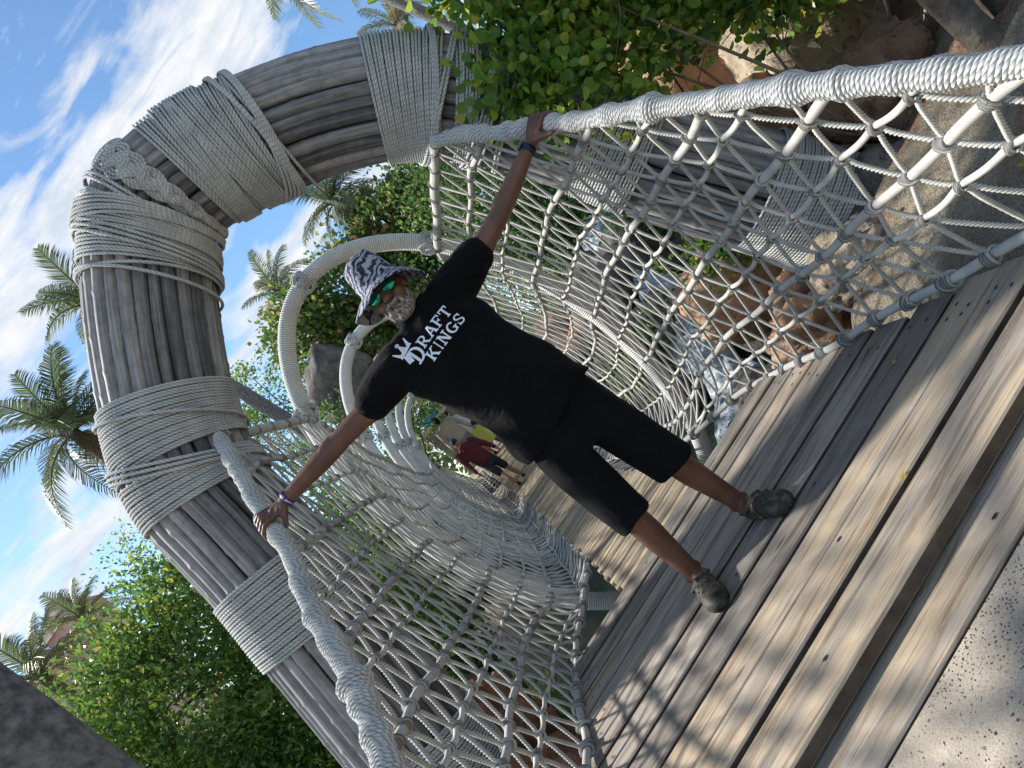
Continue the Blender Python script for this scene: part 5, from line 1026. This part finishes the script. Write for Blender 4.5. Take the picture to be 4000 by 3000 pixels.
# people walking away on the bridge
def walker(name, label, x, y, z, h, top_c, leg_c, skin_c, hair_c, cap=False, hood=False, lean=0.0, skirt=None, bag=False, long_sleeve=True, stride=.16, wide=1.0, shoes=(.012, .012, .014)):
    root = empty('person', (x, y, z)); tag(root, label, 'person', 'walkers on the bridge'); k = h/1.75; X = lambda px, py, pz: (px*k+lean*pz*k, py*k, pz*k)
    ms = simple(name+' skin', skin_c, rough=.5); mt = cloth(name+' top', tuple(c*.85 for c in top_c), top_c, .9, .5, 9); ml = cloth(name+' legs', tuple(c*.8 for c in leg_c), leg_c, .9, .4, 8); mh = simple(name+' hair', hair_c, rough=.8)
    C_ = lambda a, b_, r0, r1: ('c', X(*a), X(*b_), r0*k, r1*k); E_ = lambda c, r: ('e', X(*c), tuple(q*k for q in r))
    arms = {s: [(s*.19*wide, 0, 1.42), (s*.27*wide, .03, 1.13), (s*.30*wide, -.04 if s > 0 else -.08, .90)] for s in (1, -1)}
    fe = {1: (.09, stride*.6, .06), -1: (-.10, -stride, .06)}
    bp = [E_((0, 0, 1.635), (.075, .095, .115)), E_((0, .05, 1.59), (.05, .05, .06)), C_((0, 0, 1.40), (0, 0, 1.56), .055, .052), ('l', [(.86*k, lean*.86*k, 0, .13*k, .09*k), (1.36*k, lean*1.36*k, 0, .14*k, .085*k)]), E_((.075, 0, 1.63), (.012, .02, .03)), E_((-.075, 0, 1.63), (.012, .02, .03)), E_((0, .095, 1.63), (.015, .02, .02))]
    for s in (1, -1):
        a = arms[s]; bp += [C_(a[0], a[1], .048, .04), C_(a[1], a[2], .04, .028), C_(a[2], (a[2][0], a[2][1]+.02, a[2][2]-.08), .030, .026)]
        for q in range(4): bp.append(C_((a[2][0]-.02+.013*q, a[2][1]+.03*q-.03, a[2][2]-.08), (a[2][0]-.02+.012*q, a[2][1]+.03*q-.02, a[2][2]-.165+.012*abs(q-1)), .011, .008))
        bp.append(C_((a[2][0], a[2][1]+.03, a[2][2]-.04), (a[2][0]-s*.01, a[2][1]+.06, a[2][2]-.11), .012, .009))
        kn_ = ((fe[s][0]+s*.095)/2*1.0, fe[s][1]*.5+.02, .48); bp += [C_((s*.09, 0, .88), kn_, .085, .055), C_(kn_, (fe[s][0], fe[s][1]-.02, .28), .053, .055), C_((fe[s][0], fe[s][1]-.02, .28), (fe[s][0], fe[s][1], .07), .05, .034)]
    fuse('body', bp, .011*k, ms, root, 2)
    tp = [('l', [(.88*k, lean*.9*k, 0, .175*wide*k, .125*k), (1.1*k, lean*1.1*k, 0, .180*wide*k, .125*k), (1.3*k, lean*1.3*k, 0, .205*wide*k, .125*k), (1.43*k, lean*1.43*k, 0, .185*wide*k, .10*k), (1.50*k, lean*1.5*k, 0, .09*k, .075*k)])]
    for s in (1, -1): a = arms[s]; tp += [C_(a[0], a[1], .075, .060)]+([C_(a[1], (a[2][0], a[2][1], a[2][2]+.02), .060, .045)] if long_sleeve else [])
    if hood: tp += [E_((0, -.10, 1.46), (.11, .06, .075)), E_((0, -.125, 1.40), (.085, .045, .075))]
    fuse('top', tp, .011*k, mt, root, 2)
    if skirt: fuse('skirt', [('l', [(.30*k, lean*.3*k, 0, .24*k, .20*k), (.6*k, lean*.6*k, 0, .20*k, .16*k), (.95*k, lean*.95*k, 0, .16*k, .12*k)])], .012*k, cloth(name+' skirt', skirt, tuple(c*1.1 for c in skirt)), root, 2)
    else:
        lp = [('l', [(.72*k, lean*.72*k, 0, .175*k, .125*k), (.95*k, lean*.95*k, 0, .17*k, .12*k)])]
        for s in (1, -1): kx, ky = (fe[s][0]+s*.095)/2, fe[s][1]*.5+.02; lp.append(C_((s*.09, 0, .85), (kx, ky, .52), .10, .088))
        fuse('shorts', lp, .011*k, ml, root, 2)
    mshoe = simple(name+' shoe', shoes, rough=.6)
    for s in (1, -1): fuse('shoe', [E_((fe[s][0], fe[s][1]+.06, .035), (.048, .12, .035)), E_((fe[s][0], fe[s][1]-.02, .055), (.043, .055, .05))], .008, mshoe, root, 1)
    if cap: fuse('cap', [E_((0, -.005, 1.672), (.083, .104, .092)), E_((0, .115, 1.665), (.07, .075, .012))], .006, simple(name+' cap', cap, rough=.8), root, 1)
    else: fuse('hair', [E_((0, -.018, 1.662), (.083, .098, .105)), E_((0, -.05, 1.58), (.06, .05, .06))], .007, mh, root, 1)
    if bag: fuse('shoulder_bag', [E_((.20, -.10, .98), (.12, .05, .085)), C_((.12, -.12, 1.02), (-.13, -.05, 1.46), .012, .012)], .008, simple(name+' bag', (.02, .02, .03), rough=.6), root, 1)
    return root
p = at(1930, 1800, 14.6)
walker('red', 'person in maroon hooded top, navy cap and dark shorts walking away', -.30, 14.6, deck_z(14.6), 1.68, (.115, .030, .036), (.030, .033, .040), (.30, .15, .10), (.02, .02, .02), cap=(.015, .025, .075), hood=True, lean=-.105, stride=.22, wide=1.12)
q = at(1700, 1640, 16.9); walker('beige', 'person in beige shirt with short black hair ahead of the maroon top', q[0]+.08, 16.9, q[2]-1.66, 1.74, (.44, .36, .27), (.25, .22, .2), (.25, .13, .09), (.012, .01, .01), lean=-.06, wide=1.15)
q = at(1752, 1605, 17.6); walker('white', 'person in white top and yellow skirt carrying a dark shoulder bag', q[0]+.04, 17.6, q[2]-1.62, 1.68, (.62, .66, .70), (.6, .6, .5), (.22, .12, .08), (.012, .01, .01), skirt=(.50, .52, .12), bag=True, lean=-.09, long_sleeve=False)
q = at(1650, 1600, 20.5); walker('blue', 'person in bright blue shirt at the far left end of the bridge', q[0]+.02, 20.5, q[2]-1.62, 1.68, (.055, .27, .56), (.05, .06, .1), (.2, .1, .07), (.012, .01, .01), long_sleeve=False, lean=-.05)

# wooden parapet at the far end
pa_ = at(1655, 1712, 18.9); pb = at(1745, 1590, 18.9); par = empty('wooden_parapet', (pa_[0], 18.9, 1.0)); tag(par, 'grey plank parapet with a pale wooden cap rail at the far end of the bridge', 'parapet'); wpar = 3.2
ac = Acc(); boxes(ac, (wpar/2, 0, pa_[2]-1.0), (wpar, .30, .10)); ac.put('cap_rail', simple('pale cap wood', (.42, .36, .27), (.5, .43, .33), 8), par, smooth=False)
for k in range(8):
    me = bevbox((wpar, .05, .185), .006); o = put('plank', me, m_plank, par); o.location = (wpar/2, -.02+rnd.uniform(-.006, .006), pa_[2]-1.0-.15-.19*k)
end = empty('far_landing', (0, 22, 0)); bpy.data.objects.remove(end)
ac = Acc(); boxes(ac, (0.2, 24.3, .85), (9, 9.6, .2)); tag(ac.put('far_landing', m_slat, smooth=False), kind='structure')

# leaf litter on the sand and boards
for k in range(31):
    if k < 28: x, y = rnd.uniform(1.25, 3.0), rnd.uniform(1.2, 3.6); z = float(ground_h(x, y))+.012
    else: x, y, z = rnd.uniform(.2, .95), rnd.uniform(1.9, 3.6), .008
    o = link(bpy.data.objects.new('fallen_leaf', lm[rnd.choice([4, 5, 5])])); o.location = (x, y, z); o.rotation_euler = (rnd.uniform(-.3, .3), rnd.uniform(-.3, .3), rnd.uniform(0, 6.28)); o.scale = (rnd.uniform(.55, .9)*(.5 if k >= 28 else 1),)*3
    tag(o, 'small yellow green leaf fallen on the sand beyond the right net' if k < 28 else 'small yellow leaf fallen on the deck boards', 'leaf', 'fallen leaves on the sand' if k < 28 else 'fallen leaves on the deck')
